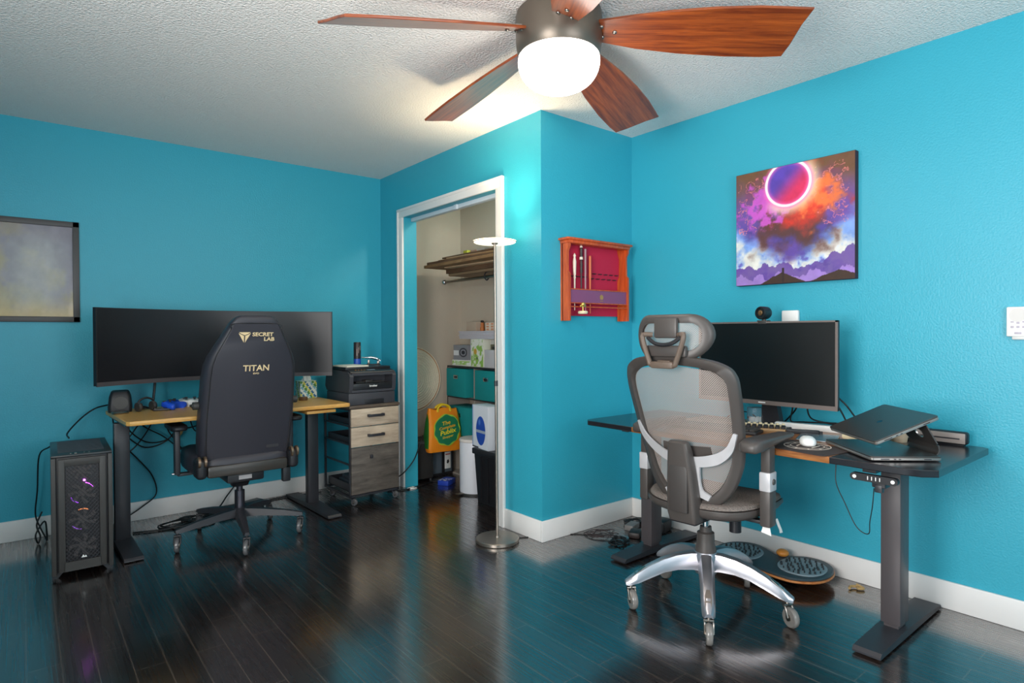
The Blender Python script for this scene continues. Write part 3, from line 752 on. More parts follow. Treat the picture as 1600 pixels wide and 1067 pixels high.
# upper body with recessed output slot
b = MB()
sil = [(.0, .088), (-.012, .13), (-.018, .20), (-.004, .222), (.02, .232), (.36, .246), (.385, .12), (.36, .088)]
def side(x0, x1): b.prism(sil, x0, x1, M=Matrix(((0, 0, 1, 0), (1, 0, 0, 0), (0, 1, 0, 0), (0, 0, 0, 1))))
side(-pw, -pw + .028); side(pw - .028, pw)
b.box(-pw + .02, pw - .02, -.006, .1, .088, .105).box(-pw + .02, pw - .02, -.012, .12, .205, .223).box(-pw + .02, pw - .02, .10, .365, .088, .236)
b.build('printer_body', PG, prn)
MB().box(-pw + .028, pw - .028, -.008, .02, .106, .15, bev=.004).build('front_door', PB, prn)
MB().box(-.035, .02, .03, .09, .15, .17, bev=.004).box(-.10, .12, .05, .098, .15, .158).build('output_guides', GREYP, prn)
text('brother', .019, OFFW, prn, frame((.004, -.0085, .13), (1, 0, 0), (0, 0, 1)), bold=.0004, name='brand_lettering')
MB().prism([(-.012, .225), (.05, .238), (.05, .244), (-.008, .232)], -pw + .01, pw - .01, M=Matrix(((0, 0, 1, 0), (1, 0, 0, 0), (0, 1, 0, 0), (0, 0, 0, 1)))).build('control_panel', PB, prn)
sc_ = frame((0, .02, .2405), (1, 0, 0), (0, .06, .0125))
MB().box(-.03, .03, -.009, .009, 0, .0015, M=sc_).build('display', mat('grey lcd', '#8a97a0', rough=.3), prn)
b = MB()
for k in range(0): b.cyl(sc_ @ Vector((.05 + .02 * k, .006 * (-1) ** k, 0)), sc_ @ Vector((.05 + .02 * k, .006 * (-1) ** k, .003)), .005, seg=10)
for k in range(4): b.cyl(sc_ @ Vector((-.05 - .022 * k, 0, 0)), sc_ @ Vector((-.05 - .022 * k, 0, .003)), .005, seg=10)
b.build('buttons', mat('amber keys', '#a9743c', rough=.4), prn)
MB().box(-pw + .004, pw - .004, .055, .355, .240, .262, bev=.006).build('scanner_lid', PB, prn)
PT = ch + .262
def onp(x, y): return Matrix.Translation((1.905, 3.90, 0)) @ RZ(math.radians(1.5)) @ Vector((x, y, PT))
single(MB().box(-.085, .085, -.10, .10, 0, .004).box(-.082, .08, -.095, .1, .004, .007).box(-.085, .084, -.1, .095, .007, .010), 'paper_stack', mat('cream paper', '#e8e2d0', rough=.8), 'thin stack of cream papers on the printer lid', 'paper', tuple(onp(-.085, .16)), .1)
cn = thing('canister', 'tall dark canister with blue bottom band standing on the printer', 'canister', tuple(onp(.02, .27)))
MB().lathe([(0, .048), (.0258, .048), (.0262, .052), (.0262, .165), (.024, .17), (0, .17)], seg=32).build('can_body', mat('dark brown can', '#2b2426', rough=.35), cn)
MB().lathe([(0, 0), (.0262, 0), (.0262, .048), (0, .048)], seg=32).build('blue_band', mat('blue band', '#1c4fb0', rough=.35), cn)
b = MB()
for k in range(3): b.box(-.002, .002, -.0272, -.0262, .07 + .02 * k, .12 + .012 * k, M=RZ(-.5 + .45 * k) @ T(0, 0, 0))
b.build('can_artwork', mat('pale brown art', '#9a8680', rough=.5), cn)
hpn = thing('hole_punch', 'chrome and black hole punch standing on the printer lid', 'hole punch', tuple(onp(.125, .22)), -.35)
MB().box(-.05, .05, -.02, .02, 0, .008, bev=.003).build('punch_base', BLACKP, hpn)
MB().box(-.042, -.028, -.015, .015, .008, .04, bev=.003).box(.025, .042, -.015, .015, .008, .03, bev=.003).build('punch_post', STEEL, hpn)
MB().tube([(-.06, 0, .055), (-.02, 0, .056), (.02, 0, .047), (.05, 0, .03)], [.006, .010, .010, .008], 10).tube([(-.085, 0, .057), (-.05, 0, .056)], .004).build('punch_lever', CHROME, hpn)

# ------------------------------------------------------------------ framed poster on the left wall (plain stand-in picture)
ps = thing('framed_poster', 'black framed misty grey and gold print on the left wall', 'framed picture', (.060, YL - .001, 1.262))
pw_, ph_ = .43, .60
b = MB()
for a in ((-pw_ / 2, -pw_ / 2 + .032, 0, ph_), (pw_ / 2 - .032, pw_ / 2, 0, ph_), (-pw_ / 2, pw_ / 2, 0, .032), (-pw_ / 2, pw_ / 2, ph_ - .032, ph_)):
    b.box(a[0], a[1], -.018, 0, a[2], a[3], bev=.002)
b.build('frame', mat('dark grey frame', '#4a4747', rough=.45), ps)
def mist(u, v):
    n = fbm(u * 4 + 3, v * 5, 5, 4); n2 = fbm(u * 9, v * 9, 4, 9)
    c = mixc(hexc('#8d8792', u), hexc('#a89a78', u), sst(.35, .7, n + .25 * (.4 - u)))
    c = mixc(c, hexc('#b9b6b2', u), sst(.9, .1, np.hypot((u - .52) * 1.5, (v - .45))) * .75)
    c = mixc(c, hexc('#d8b878', u), sst(.25, 0, v) * .7)
    c = mixc(c, hexc('#6d6878', u), sst(.75, 1, v) * .45)
    return [p * (.92 + .16 * n2) for p in c]
panel('print', pw_ - .06, ph_ - .06, 90, 120, mist, paint('poster print', rough=.35, coat=.3), ps, frame((0, -.006, ph_ / 2), (1, 0, 0), (0, 0, 1)))
# ------------------------------------------------------------------ right desk
RUST = wood('rustic brown wood', '#6b3a1c', '#b87a44', rough=.32, axis=1, scale=5, stretch=8, bump=.05)
BTOP = mat('satin black laminate', '#232226', rough=.22, spec=.6)
d2 = thing('standing_desk', 'standing desk with black ends and rustic brown middle along the right wall', 'desk', (2.657, 1.4625, 0), 0)
TZ = .72
LEGM = mat('window-lit black steel', '#4f494b', rough=.4)  # leg metal with the nearby window's brightening put into its colour
def pt(y0, y1, chf):
    x0, x1 = -.332, .333
    if chf == 'f': return [(x0, y1), (x0, y0 + .10), (x0 + .012, y0 + .04), (x0 + .05, y0), (x1 - .02, y0), (x1, y0 + .02), (x1, y1)]
    if chf == 'b': return [(x0, y0), (x1, y0), (x1, y1 - .02), (x1 - .02, y1), (x0 + .03, y1), (x0, y1 - .03)]
    return [(x0, y0), (x1, y0), (x1, y1), (x0, y1)]
MB().prism(pt(-.80, -.4685, 'f'), .695, TZ, bev=.0025).build('end_panel', BTOP, d2, label='black end of the tabletop under the laptop')
MB().prism(pt(.47, .795, 'b'), .695, TZ, bev=.0025).build('end_panel', BTOP, d2, label='black end of the tabletop by the closet corner')
MB().prism(pt(-.468, .4695, ''), .695, TZ, bev=.002).build('middle_panel', RUST, d2, label='rustic brown middle of the tabletop')
for yy in (-.578, .60):
    g = MB().box(-.075 + .02, .035 + .0, yy - .035, yy + .035, .05, .675, bev=.004).box(-.045, .025, yy - .026, yy + .026, .012, .08)
    g.build('leg', LEGM, d2)
    sec = [(-.285, .014), (-.272, .026), (-.05, .036), (.05, .036), (.365, .022), (.375, .014), (.375, .007), (-.285, .007)]
    ft = MB().prism(sec, yy - .048, yy + .048, M=Matrix(((1, 0, 0, 0), (0, 0, 1, 0), (0, 1, 0, 0), (0, 0, 0, 1)))).build('foot', BLACK, d2)
    for xx in (-.25, .34): MB().cyl((xx, yy, 0), (xx, yy, .009), .018).build('glide_pad', GREYP, ft)
MB().box(-.08, -.04, -.58, .60, .655, .695).box(.02, .06, -.58, .60, .655, .695).box(-.26, .27, -.60, -.555, .67, .695).box(-.24, .27, .57, .61, .672, .695).build('frame', BLACK, d2)
cpn = MB()
cpn.prism(rrect(.155, .026, .0125), -.02, .0, M=frame((-.318, -.612, .662), (0, -1, 0), (0, 0, 1)))
cpo = cpn.build('control_panel', BLACKP, d2)
for yy in (-.612 + .062, -.612 - .062): MB().lathe([(0, 0), (.0065, 0), (.0065, .0015), (.004, .0015), (.004, 0.0006), (.002, .0006), (.002, .0015), (0, .0015)], M=frame((-.318, yy, .662), (0, -1, 0), (0, 0, 1)), seg=20).build('button', OFFW, cpo)
for k, yy in enumerate((-.594, -.607, -.620, -.633)): MB().box(-.3185, -.317, yy - .0013, yy + .0013, .656, .669).build('digit_mark', OFFW, cpo)
MB().box(-.30, -.25, -.645, -.60, .628, .66, bev=.005).box(-.302, -.28, -.635, -.61, .612, .64, bev=.003).build('control_box', BLACK, d2)
single(MB().tube([(0, .0, .695), (-.003, -.002, .62), (.004, -.03, .55), (.006, -.07, .47), (.005, -.11, .455), (.004, -.115, .50), (.0, -.125, .56), (0, -.13, .625)], .0018, 6), 'control_cord', CORD, 'thin black cord looping down under the black desk end', 'cord', (2.36, .985, 0))
# ------------------------------------------------------------------ monitor, webcam, sensor
m2 = thing('monitor', 'flat black computer monitor standing on the rustic brown desk', 'monitor', (2.80, 1.513, TZ))
mz = -TZ
MB().box(0, .018, -.352, .352, .832 + mz, 1.236 + mz, bev=.003).box(.015, .05, -.22, .22, .90 + mz, 1.17 + mz, bev=.01).build('housing', BLACKP, m2)
MB().box(-.0035, .001, -.352, .352, .832 + mz, .852 + mz).box(-.003, .001, -.352, .352, 1.228 + mz, 1.236 + mz).box(-.003, .001, -.352, -.341, .832 + mz, 1.236 + mz).box(-.003, .001, .341, .352, .832 + mz, 1.236 + mz).build('bezel', mat('grey brown bezel', '#6e6460', rough=.4), m2)
MB().box(-.001, .002, -.341, .341, .852 + mz, 1.228 + mz).build('screen', mat('switched off screen', '#0c0f10', rough=.35), m2)
MB().box(-.0045, -.003, -.018, .018, .840 + mz, .845 + mz).build('brand_mark', OFFW, m2)
b = MB(); b.loft([[Vector((x0 + dx, y, z)) for dx, y in ((-.02, -.045 * k), (-.02, .045 * k), (.02, .045 * k), (.02, -.045 * k))] for z, x0, k in ((.010, .10, 1.1), (.12, .085, .8), (.36, .07, .7))])
b.build('stand_neck', BLACK, m2)
MB().prism(rrect(.19, .24, .03), 0, .010, M=T(.085, 0, 0), bev=.003).build('stand_base', BLACK, m2)
wc = thing('webcam', 'round black webcam clipped to the top of the flat monitor', 'webcam', (2.812, 1.513, 1.236))
MW = T(0, 0, .042) @ RZ(math.radians(-12)) @ RY(-PI / 2)
MB().lathe([(0, -.028), (.027, -.028), (.031, -.02), (.032, .02), (.029, .026), (.024, .026), (.022, .020), (0, .020)], M=MW, seg=32).build('camera_body', mat('webcam shell', '#1b2124', rough=.3), wc)
MB().lathe([(0, .0203), (.012, .0203), (.013, .024), (.009, .026), (0, .026)], M=MW, seg=24).build('lens', mat('bronze lens ring', '#8a6a48', rough=.25, metal=.6), wc)
MB().box(-.014, .022, -.026, .026, 0, .006, bev=.002).box(-.017, -.013, -.02, .02, -.012, .006, bev=.001).cyl((.005, 0, .004), (.005, 0, .014), .010).build('clip', GREYP, wc)
single(MB().box(-.022, 0, -.043, .043, 0, .088, bev=.006), 'wall_sensor', WHITE, 'small white square box on the right wall just above the flat monitor', 'sensor', (XR, 1.497, 1.207))
# ------------------------------------------------------------------ keyboards and small things
kb = keyboard('keyboard', 'long black keyboard on the brown desk between the mesh chair and the flat monitor', (2.56, 1.63, TZ), math.radians(-78), w_=.44, d_=.135, rows=6, cols=17)
tk = thing('macro_keypad', 'tan keypad with rows of pale round knobs in front of the flat monitor', 'keypad', (2.700, 1.455, TZ), math.radians(-64))
MB().prism(rrect(.20, .13, .01), 0, .022, bev=.003).build('keypad_case', mat('tan metal', '#9a7a55', rough=.35, metal=.4), tk)
b = MB(); bb = MB()
for c in range(8):
    b.cyl((-.088 + c * .025, .045, .022), (-.088 + c * .025, .045, .034), .008, .0068, seg=14)
    if c < 7: b.cyl((-.076 + c * .025, .02, .022), (-.076 + c * .025, .02, .032), .0065, .0055, seg=14)
    for r in range(3):
        bb.box(-.096 + c * .025, -.078 + c * .025, -.058 + r * .022, -.041 + r * .022, .021, .032, bev=.002, seg=1)
b.build('knobs', mat('cream knob', '#e8d9b4', rough=.35), tk); bb.build('keys', BLACKP, tk)
cp = thing('clear_box', 'clear plastic box of white cotton tips beside the monitor stand', 'box', (2.880, 1.585, TZ), -.6)
GL = mat('clear plastic', '#f4fbff', rough=.08, trans=.92)
GL.node_tree.nodes['Principled BSDF'].inputs['IOR'].default_value = 1.2
MB().box(-.038, .038, -.030, .030, 0, .085, bev=.003).build('clear_shell', GL, cp)
b = MB(); random.seed(3)
for i in range(34):
    x, y = random.uniform(-.028, .028), random.uniform(-.02, .02)
    b.cyl((x, y, .004), (x + random.uniform(-.004, .004), y + random.uniform(-.004, .004), random.uniform(.03, .04)), .0024, seg=6)
b.build('cotton_tips', OFFW, cp)
single(MB().prism(rrect(.19, .022, .01), 0, .02, bev=.004).cyl((.09, 0, .01), (.105, 0, .01), .007), 'black_bar', BLACKP, 'thin black bar lying on the desk before the monitor foot', 'bar', (2.742, 1.315, TZ), math.radians(-64 - 90 + 90))
pad = thing('mouse_pad', 'dark brown mouse pad printed with a pale ringed emblem', 'mouse pad', (2.435, 1.135, TZ), math.radians(-8))
MB().prism(rrect(.215, .29, .02), 0, .003, bev=.001).build('mat', mat('dark brown cloth', '#3b2e2b', rough=.8), pad)
b = MB()
CR = mat('cream print', '#cdbcae', rough=.8)
def ringband(b, r0, r1, z0, z1, seg=48, c=(0, 0)):
    R_ = [[Vector((c[0] + r * math.cos(2 * PI * i / seg), c[1] + r * math.sin(2 * PI * i / seg), z)) for i in range(seg)] for r, z in ((r0, z0), (r0, z1), (r1, z1), (r1, z0))]
    rr = [b.ring(q) for q in R_]
    for k in range(4):
        a, c_ = rr[k], rr[(k + 1) % 4]
        for i in range(seg): j = (i + 1) % seg; b.bm.faces.new((a[i], a[j], c_[j], c_[i]))
ringband(b, .083, .088, .0028, .0036, c=(.03, .01)); ringband(b, .060, .064, .0028, .0036, c=(.03, .01))
for k in range(10):
    a = 2 * PI * k / 10
    b.box(-.006, .006, -.003, .003, .0028, .0036, M=T(.03 + .0735 * math.cos(a), .01 + .0735 * math.sin(a), 0) @ RZ(a))
b.prism([(-.03, -.04), (.04, -.03), (.05, -.022), (-.02, -.03)], .0028, .0036, M=T(.03, .01, 0)).prism([(-.035, .02), (.03, .04), (.035, .048), (-.03, .03)], .0028, .0036, M=T(.03, .01, 0))
b.build('emblem', CR, pad)
ms = thing('computer_mouse', 'white computer mouse resting on the dark brown mouse pad', 'mouse', (2.495, 1.152, TZ + .003), math.radians(-60))
b = MB(); b.loft([[Vector((x * k, y * k + (0 if z < .02 else .003), z)) for x, y in selip(.031, .056, 2.4, 28)] for z, k in ((0, .86), (.006, .98), (.016, 1.0), (.025, .88), (.031, .66), (.034, .35), (.035, .1))])
b.build('mouse_shell', WHITE, ms, ang=70)
MB().cyl((-.003, .032, .029), (.003, .032, .029), .007, seg=14).build('scroll_wheel', GREYP, ms)
SILV = mat('silver tablet', '#a9b2b8', rough=.25, metal=.7)
tbt = thing('tablet', 'thin silver tablet lying flat behind the mouse pad', 'tablet', (2.690, 1.198, TZ), math.radians(-72))
MB().prism(rrect(.155, .19, .01), 0, .006, bev=.002).build('tablet_shell', SILV, tbt)
b = MB().tube([(0, 0, .004), (.05, .01, .004), (.16, 0, .004), (.30, -.03, .004)], .0035, 6)
single(MB().prism(rrect(.36, .035, .008), 0, .028, bev=.004), 'power_strip', WHITE, 'white power strip lying along the back of the brown desk', 'power strip', (2.895, 1.30, TZ), math.radians(-76))
ct = thing('cream_tray', 'cream plastic tray holding a light blue clip beside the two laptops', 'tray', (2.822, 1.075, TZ), math.radians(-80))
MB().prism(rrect(.13, .085, .015), 0, .006).box(-.064, .064, -.042, -.038, .005, .018).box(-.064, .064, .038, .042, .005, .018).box(-.065, -.061, -.04, .04, .005, .018).box(.061, .065, -.04, .04, .005, .018).build('tray', mat('cream plastic', '#ecdfb8', rough=.45), ct)
single(MB().box(-.03, .03, -.012, .012, 0, .016, bev=.006).tube([(-.02, 0, .012), (-.03, .004, .034), (-.012, .004, .04), (0, 0, .014)], .003, 6), 'blue_clip', mat('light blue plastic', '#6fb4dc', rough=.4), 'light blue clip lying in the cream tray', 'clip', (2.82, 1.078, TZ + .006), .5)
single(MB().tube([(0, 0, .0036), (.04, .02, .0036), (.05, -.03, .03), (.02, -.06, .0036), (-.03, -.05, .0036)], .0035, 6), 'white_cable', WHITE, 'short white charging cable beside the cream tray', 'cable', (2.92, 1.05, TZ))
single(MB().lathe([(0, 0), (.028, 0), (.034, .035), (.03, .05), (0, .052)], seg=24), 'beige_pot', mat('beige ceramic', '#b7a389', rough=.6), 'small round beige pot behind the laptop stand', 'pot', (2.875, .945, TZ))
# monitor cables
def cabl(name, pts, label, r=.0035, m=CORD, group=None, loc=(0, 0, 0)):
    return single(MB().tube(pts, r, 7), name, m, label, 'cable', loc, group=group)
G1 = 'cables hanging behind the flat monitor'
LC = 'black cable looping between the flat monitor and the brown desk'
for k, pts in enumerate(([(2.87, 1.40, .92), (2.875, 1.40, .82), (2.90, 1.42, .752), (2.905, 1.36, .7525), (2.93, 1.22, .76)],
                         [(2.88, 1.36, .93), (2.88, 1.38, .83), (2.93, 1.44, .77), (2.96, 1.50, .7245), (2.95, 1.56, .7245)],
                         [(2.87, 1.27, .93), (2.885, 1.20, .85), (2.91, 1.17, .77), (2.93, 1.20, .7535), (2.93, 1.28, .7555)],
                         [(2.88, 1.25, .93), (2.89, 1.17, .86), (2.93, 1.12, .78), (2.95, 1.02, .74), (2.94, .90, .7245)],
                         [(2.88, 1.33, .93), (2.885, 1.33, .80), (2.94, 1.30, .758), (2.96, 1.15, .7545), (2.95, 1.0, .7245)])):
    cabl('monitor_cable', pts, LC, .0038, group=G1)
cabl('charging_cable', [(2.93, 1.60, .7245), (2.92, 1.63, .76), (2.92, 1.68, .77), (2.93, 1.75, .745), (2.95, 1.80, .7245)], 'thin blue black cable arching over the desk beside the clear box', .003)
# ------------------------------------------------------------------ laptops and stand
LG = mat('space grey aluminium', '#5d5a58', rough=.34, metal=.75)
LE = mat('pale aluminium edge', '#aaa5a0', rough=.3, metal=.8)
def laptop(name, label, M, parentm=None):
    t = thing(name, label, 'laptop', tuple(M.translation)); t.rotation_euler = M.to_euler()
    w_, d_ = .355, .248
    MB().prism(rrect(w_, d_, .012), 0, .0095, bev=.0015).build('laptop_base', LE, t)
    MB().prism(rrect(w_, d_, .012), .0100, .0150, bev=.0015).build('lid', LG, t)
    b = MB()
    for y0, y1 in ((-.09, -.06), (-.045, -.037), (-.028, -.020), (.06, .085)): b.box(w_ / 2 - .001, w_ / 2 + .0005, y0, y1, .003, .0065)
    b.build('ports', BLACK, t)
    b = MB()
    b.prism([(.010 * math.cos(a) * (1 + .12 * math.cos(2 * a)), .011 * math.sin(a)) for a in [2 * PI * i / 20 for i in range(20)]], .0149, .0153)
    b.build('lid_logo', mat('dark mirror logo', '#39566a', rough=.1, metal=.9), t)
    return t
# local x = long side, local y = towards hinge
ca, sa = math.cos(math.radians(48)), math.sin(math.radians(48))
# front edge runs along (ca,sa); ports on the near short side => local +x points to the near end
def lapM(Fx, Fy, zf, tilt):
    M = Matrix.Identity(4)
    ex = Vector((-ca, -sa, 0)); ey0 = Vector((sa, -ca, 0)); ey = ey0 * math.cos(tilt) + Vector((0, 0, 1)) * math.sin(tilt)
    ez = ex.cross(ey)
    return ex, ey, ez
def placeM(F, tilt):
    ex, ey, ez = lapM(0, 0, 0, tilt)
    if ez.z < 0: ex = -ex; ez = ex.cross(ey)
    o = Vector(F) + (Vector((ca, sa, 0)) * .1775) + ey * .124
    M = Matrix.Identity(4)
    for i in range(3): M[i][0] = ex[i]; M[i][1] = ey[i]; M[i][2] = ez[i]; M[i][3] = o[i]
    return M, ex
M1, ex1 = placeM((2.352, .862, TZ + .0045), 0)
lt1 = laptop('laptop', 'dark grey laptop lying closed flat on the desk under the raised laptop', M1)
M2, ex2 = placeM((2.425, .872, .768), math.radians(23))
lt2 = laptop('laptop', 'space grey laptop resting closed and tilted on the bent metal stand', M2)
# stand : one bent plate; u runs towards the hinge side, w along the laptop's long side
st = thing('laptop_stand', 'bent dark grey metal laptop stand with a round hole in its back', 'laptop stand', (2.425, .872, TZ), math.radians(-42))
SG = mat('stand metal', '#5a5654', rough=.38, metal=.6)
def bent(path, w0, w1, th, name, m, mb=None):
    P = spline([(p[0], 0, p[1]) for p in path], 6); rings = []
    for i, p in enumerate(P):
        d = (P[min(i + 1, len(P) - 1)] - P[max(i - 1, 0)]).normalized(); n = Vector((-d.z, 0, d.x)) * th / 2
        rings.append([p + n + Vector((0, w0, 0)), p - n + Vector((0, w0, 0)), p - n + Vector((0, w1, 0)), p + n + Vector((0, w1, 0))])
    b = mb or MB(); b.loft(rings); return b
t23 = math.tan(math.radians(23)); zlap = lambda u: .768 - TZ + u * t23 - .0040
b = bent([(.03, .0022), (.12, .0022), (.20, .0024), (.222, .006), (.236, .022), (.234, .045)], .02, .20, .0044, 'stand_body', SG)
# neck with a round hole: quads radiating from the hole to the plate edge
un, zn = (.234, .044), (.188, zlap(.188) - .001)
L0 = math.hypot(un[0] - zn[0], un[1] - zn[1]); dn_ = Vector((zn[0] - un[0], 0, zn[1] - un[1])).normalized(); nn = Vector((-dn_.z, 0, dn_.x)) * .0022
cw0, hr = .095, .021
def npt(w_, s_): return Vector((un[0], w_, un[1])) + dn_ * s_
sg = 40; outer_, inner_ = [], []
for i in range(sg):
    a = 2 * PI * i / sg; c_, s_ = math.cos(a), math.sin(a)
    tx = ((.20 - cw0) if c_ > 0 else (cw0 - .02)) / max(abs(c_), 1e-6); ty = (L0 / 2) / max(abs(s_), 1e-6); t_ = min(tx, ty)
    outer_.append(npt(cw0 + c_ * t_, L0 / 2 + s_ * t_)); inner_.append(npt(cw0 + hr * c_, L0 / 2 + hr * s_))
R4 = [b.ring([p + nn for p in outer_]), b.ring([p + nn for p in inner_]), b.ring([p - nn for p in inner_]), b.ring([p - nn for p in outer_])]
for k in range(4):
    A_, B_ = R4[k], R4[(k + 1) % 4]
    for i in range(sg): j = (i + 1) % sg; b.bm.faces.new((A_[i], A_[j], B_[j], B_[i]))
bent([(.012, zlap(.012)), (.10, zlap(.10)), (.188, zlap(.188)), (.215, zlap(.215))], .02, .20, .004, '', None, b)
b.build('stand_body', SG, st)
b = MB(); ringband(b, hr - .0005, hr + .0025, -.0028, .0028, 36); b.xf(frame(tuple(npt(cw0, L0 / 2)), (0, 1, 0), tuple(dn_))).build('hole_rim', LE, st)
sb = thing('sound_bar', 'slim grey sound bar with black rim standing against the right wall', 'speaker', (2.965, .86, TZ))
MB().box(-.022, .02, -.135, .155, .004, .056, bev=.012, seg=3).box(-.015, .015, -.12, .14, 0, .005).build('housing', BLACKP, sb)
MB().box(-.0245, -.021, -.128, .148, .009, .051, bev=.006).build('grille', mat('warm grey grille', '#9a8e88', rough=.4), sb)
MB().box(-.0255, -.024, -.11, .13, .026, .031).build('slot', BLACK, sb)
# ------------------------------------------------------------------ wall pictures and remote
cv = thing('canvas_print', 'square canvas print of a glowing eclipse ring over purple clouds on the right wall', 'painting', (XR, 1.4825, 1.434))
MB().box(-.036, 0, -.303, .303, 0, .60, bev=.002).build('canvas', mat('dark canvas edge', '#3a2430', rough=.7), cv)
def eclipse(u, v):
    n1 = fbm(u * 4.2, v * 4.2, 6, 3); n2 = fbm(u * 8 + 5, v * 8, 5, 11); n3 = fbm(u * 15, v * 15, 4, 23)
    n4 = fbm(u * 5 + 9, v * 12 + 2, 5, 31)
    c = mixc(hexc('#5c4a8f', u), hexc('#7d4fb4', u), n1 * 1.3 - .2)
    # sky bands at left and right, low
    side_ = np.abs(u - .48) * 1.5
    base_v = .14 + side_ * .42
    skyb = sst(base_v + .13 + .2 * (n4 - .5), base_v - .03 + .2 * (n4 - .5), v)
    skyc = mixc(hexc('#f0efe0', u), hexc('#7fa8e6', u), sst(.35, .68, n2 + (v - .2) * .8))
    c = mixc(c, hexc('#2c2f80', u), sst(.42, .62, n1) * sst(.65, .35, v) * .7)
    c = mixc(c, skyc, skyb * .92)
    c = mixc(c, hexc('#5b3fa0', u), sst(.56, .66, n2) * sst(.42, .2, v) * .7)
    # dark brown storm cloud under the ring
    d0 = np.hypot((u - .52) * 1.0, (v - .48) * 1.25)
    c = mixc(c, hexc('#56302a', u), sst(.40, .12, d0 + .55 * (n2 - .5)) * .92)
    # top corners
    c = mixc(c, hexc('#6e4a22', u), sst(.62, 1.02, v + .35 * (n1 - .5) + .30 * np.abs(u - .5) - .1) * .9)
    c = mixc(c, hexc('#7a3a6a', u), sst(.55, .85, n2) * sst(.3, .8, v) * .6)
    # glow clouds
    dg = np.hypot(u - .62, (v - .70) * 1.2)
    c = mixc(c, hexc('#e0301e', u), sst(.36, .05, dg + .5 * (n2 - .5)) * .95)
    c = mixc(c, hexc('#ff7a3c', u), sst(.26, .02, np.hypot(u - .70, v - .72) + .5 * (n3 - .5)))
    c = mixc(c, hexc('#d85ad0', u), sst(.20, .05, np.hypot(u - .27, v - .66) + .6 * (n3 - .5)) * .9)
    fil = (np.abs(n3 - .5) < .02) & (n2 > .5)
    c = [np.where(fil & (v > .45) & (v < .95) & (np.abs(u - .5) > .16), p * .35 + q * .65, p) for p, q in zip(c, hexc('#ff8a8a', u))]
    # ring
    r = np.hypot((u - .47), (v - .845)); R_ = .188
    inside = mixc(hexc('#5a3fae', u), hexc('#e02a5e', u), sst(-.12, .16, (u - .47) - (v - .845)))
    c = mixc(c, hexc('#fff0c8', u), sst(.12, 0, np.abs(r - R_)) * sst(-.02, .16, (u - .40) - (v - .845)) * .85 * (r > R_))
    c = [np.where(r < R_, q, p) for p, q in zip(c, inside)]
    c = mixc(c, hexc('#ff70c0', u), sst(.05, 0, np.abs(r - R_)) * .7)
    c = mixc(c, hexc('#fff4fa', u), sst(.016, .006, np.abs(r - R_)))
    # mountains
    h1 = .06 + .16 * fbm(u * 11, u * 0 + 1, 5, 5) + .16 * sst(.75, .98, u)
    c = mixc(c, hexc('#5a3a92', u), (v < h1) * (.7 + .3 * n3))
    h2 = -.02 + .17 * fbm(u * 13, u * 0 + 7, 5, 8)
    c = mixc(c, hexc('#a886d0', u), (v < h2) * .8)
    h3 = np.maximum(.085 - np.abs(u - .42) * .5, .07 - np.abs(u - .88) * .35) + .02 * n3
    c = mixc(c, hexc('#3a2418', u), (v < h3) * 1.0)
    c = mixc(c, hexc('#2a1814', u), ((np.abs(u - .43) < .01) & (v < .13)) * 1.0)
    return [p * (.9 + .2 * n3) for p in c]
panel('printed_face', .602, .596, 260, 260, eclipse, paint('canvas print', rough=.6), cv, frame((-.0366, 0, .30), (0, -1, 0), (0, 0, 1)))
rc = thing('fan_remote', 'white fan remote control in its wall cradle at the right edge', 'remote control', (XR, .588, 1.163))
MB().box(-.018, 0, -.037, .037, 0, .118, bev=.005).build('remote_body', WHITE, rc)
b = MB().lathe([(0, 0), (.027, 0), (.027, .0015), (0, .0015)], M=frame((-.018, 0, .085), (0, -1, 0), (0, 0, 1)), seg=28)
b.build('dial', mat('pale grey dial', '#d8d3cf', rough=.5), rc)
b = MB()
for yy, zz, ry_, rz_ in ((-.018, .058, .005, .003), (0, .054, .005, .004), (.018, .058, .005, .003), (-.018, .038, .005, .004), (0, .038, .005, .004), (.018, .038, .005, .004), (0, .014, .011, .004)):
    b.box(-.0192, -.017, yy - ry_, yy + ry_, zz - rz_, zz + rz_, bev=.0006)
b.build('buttons', mat('grey lilac keys', '#b9b0bd', rough=.5), rc)
MB().box(-.014, 0, -.02, .02, -.012, .02, bev=.003).build('cradle', mat('pale cradle', '#dcdad6', rough=.4), rc)
# ------------------------------------------------------------------ wand display rack
RW = wood('orange red stained wood', '#a83a12', '#dd6428', rough=.35, axis=2, scale=5, stretch=10, coat=.3)
RED = mat('crimson felt', '#c01a40', rough=.75)
wr = thing('display_rack', 'red stained wooden wall rack lined in crimson beside the corner', 'display rack', (2.69, YB, 1.255))
hw2, hh = .262, .485
# side boards with stepped outline, seen from the side (y = depth, z = height)
so = [(0, 0), (-.07, 0), (-.07, .27), (-.055, .285), (-.055, .40), (-.07, .425), (-.07, hh - .02), (0, hh - .02)]
for s_ in (-1, 1):
    MB().prism(so, 0, .014, M=Matrix(((0, 0, 1, s_ * (hw2 - .007) - .007), (1, 0, 0, 0), (0, 1, 0, 0), (0, 0, 0, 1)))).build('side_board', RW, wr)
    MB().prism([(0, 0), (s_ * .045, 0), (s_ * .045, .25), (s_ * .03, .28), (s_ * .03, .39), (s_ * .045, .43), (s_ * .045, hh - .02), (0, hh - .02)], 0, .006, M=frame((-s_ * hw2, -.0135, 0), (1, 0, 0), (0, 0, 1))).build('side_board', RW, wr)
MB().box(-hw2 - .02, hw2 + .02, -.085, 0, hh - .022, hh - .008, bev=.004).box(-hw2 - .006, hw2 + .006, -.076, 0, hh - .04, hh - .02, bev=.004).build('cornice', RW, wr)
MB().box(-hw2 + .01, hw2 - .01, -.012, 0, .03, hh - .03).build('back_panel', RED, wr)
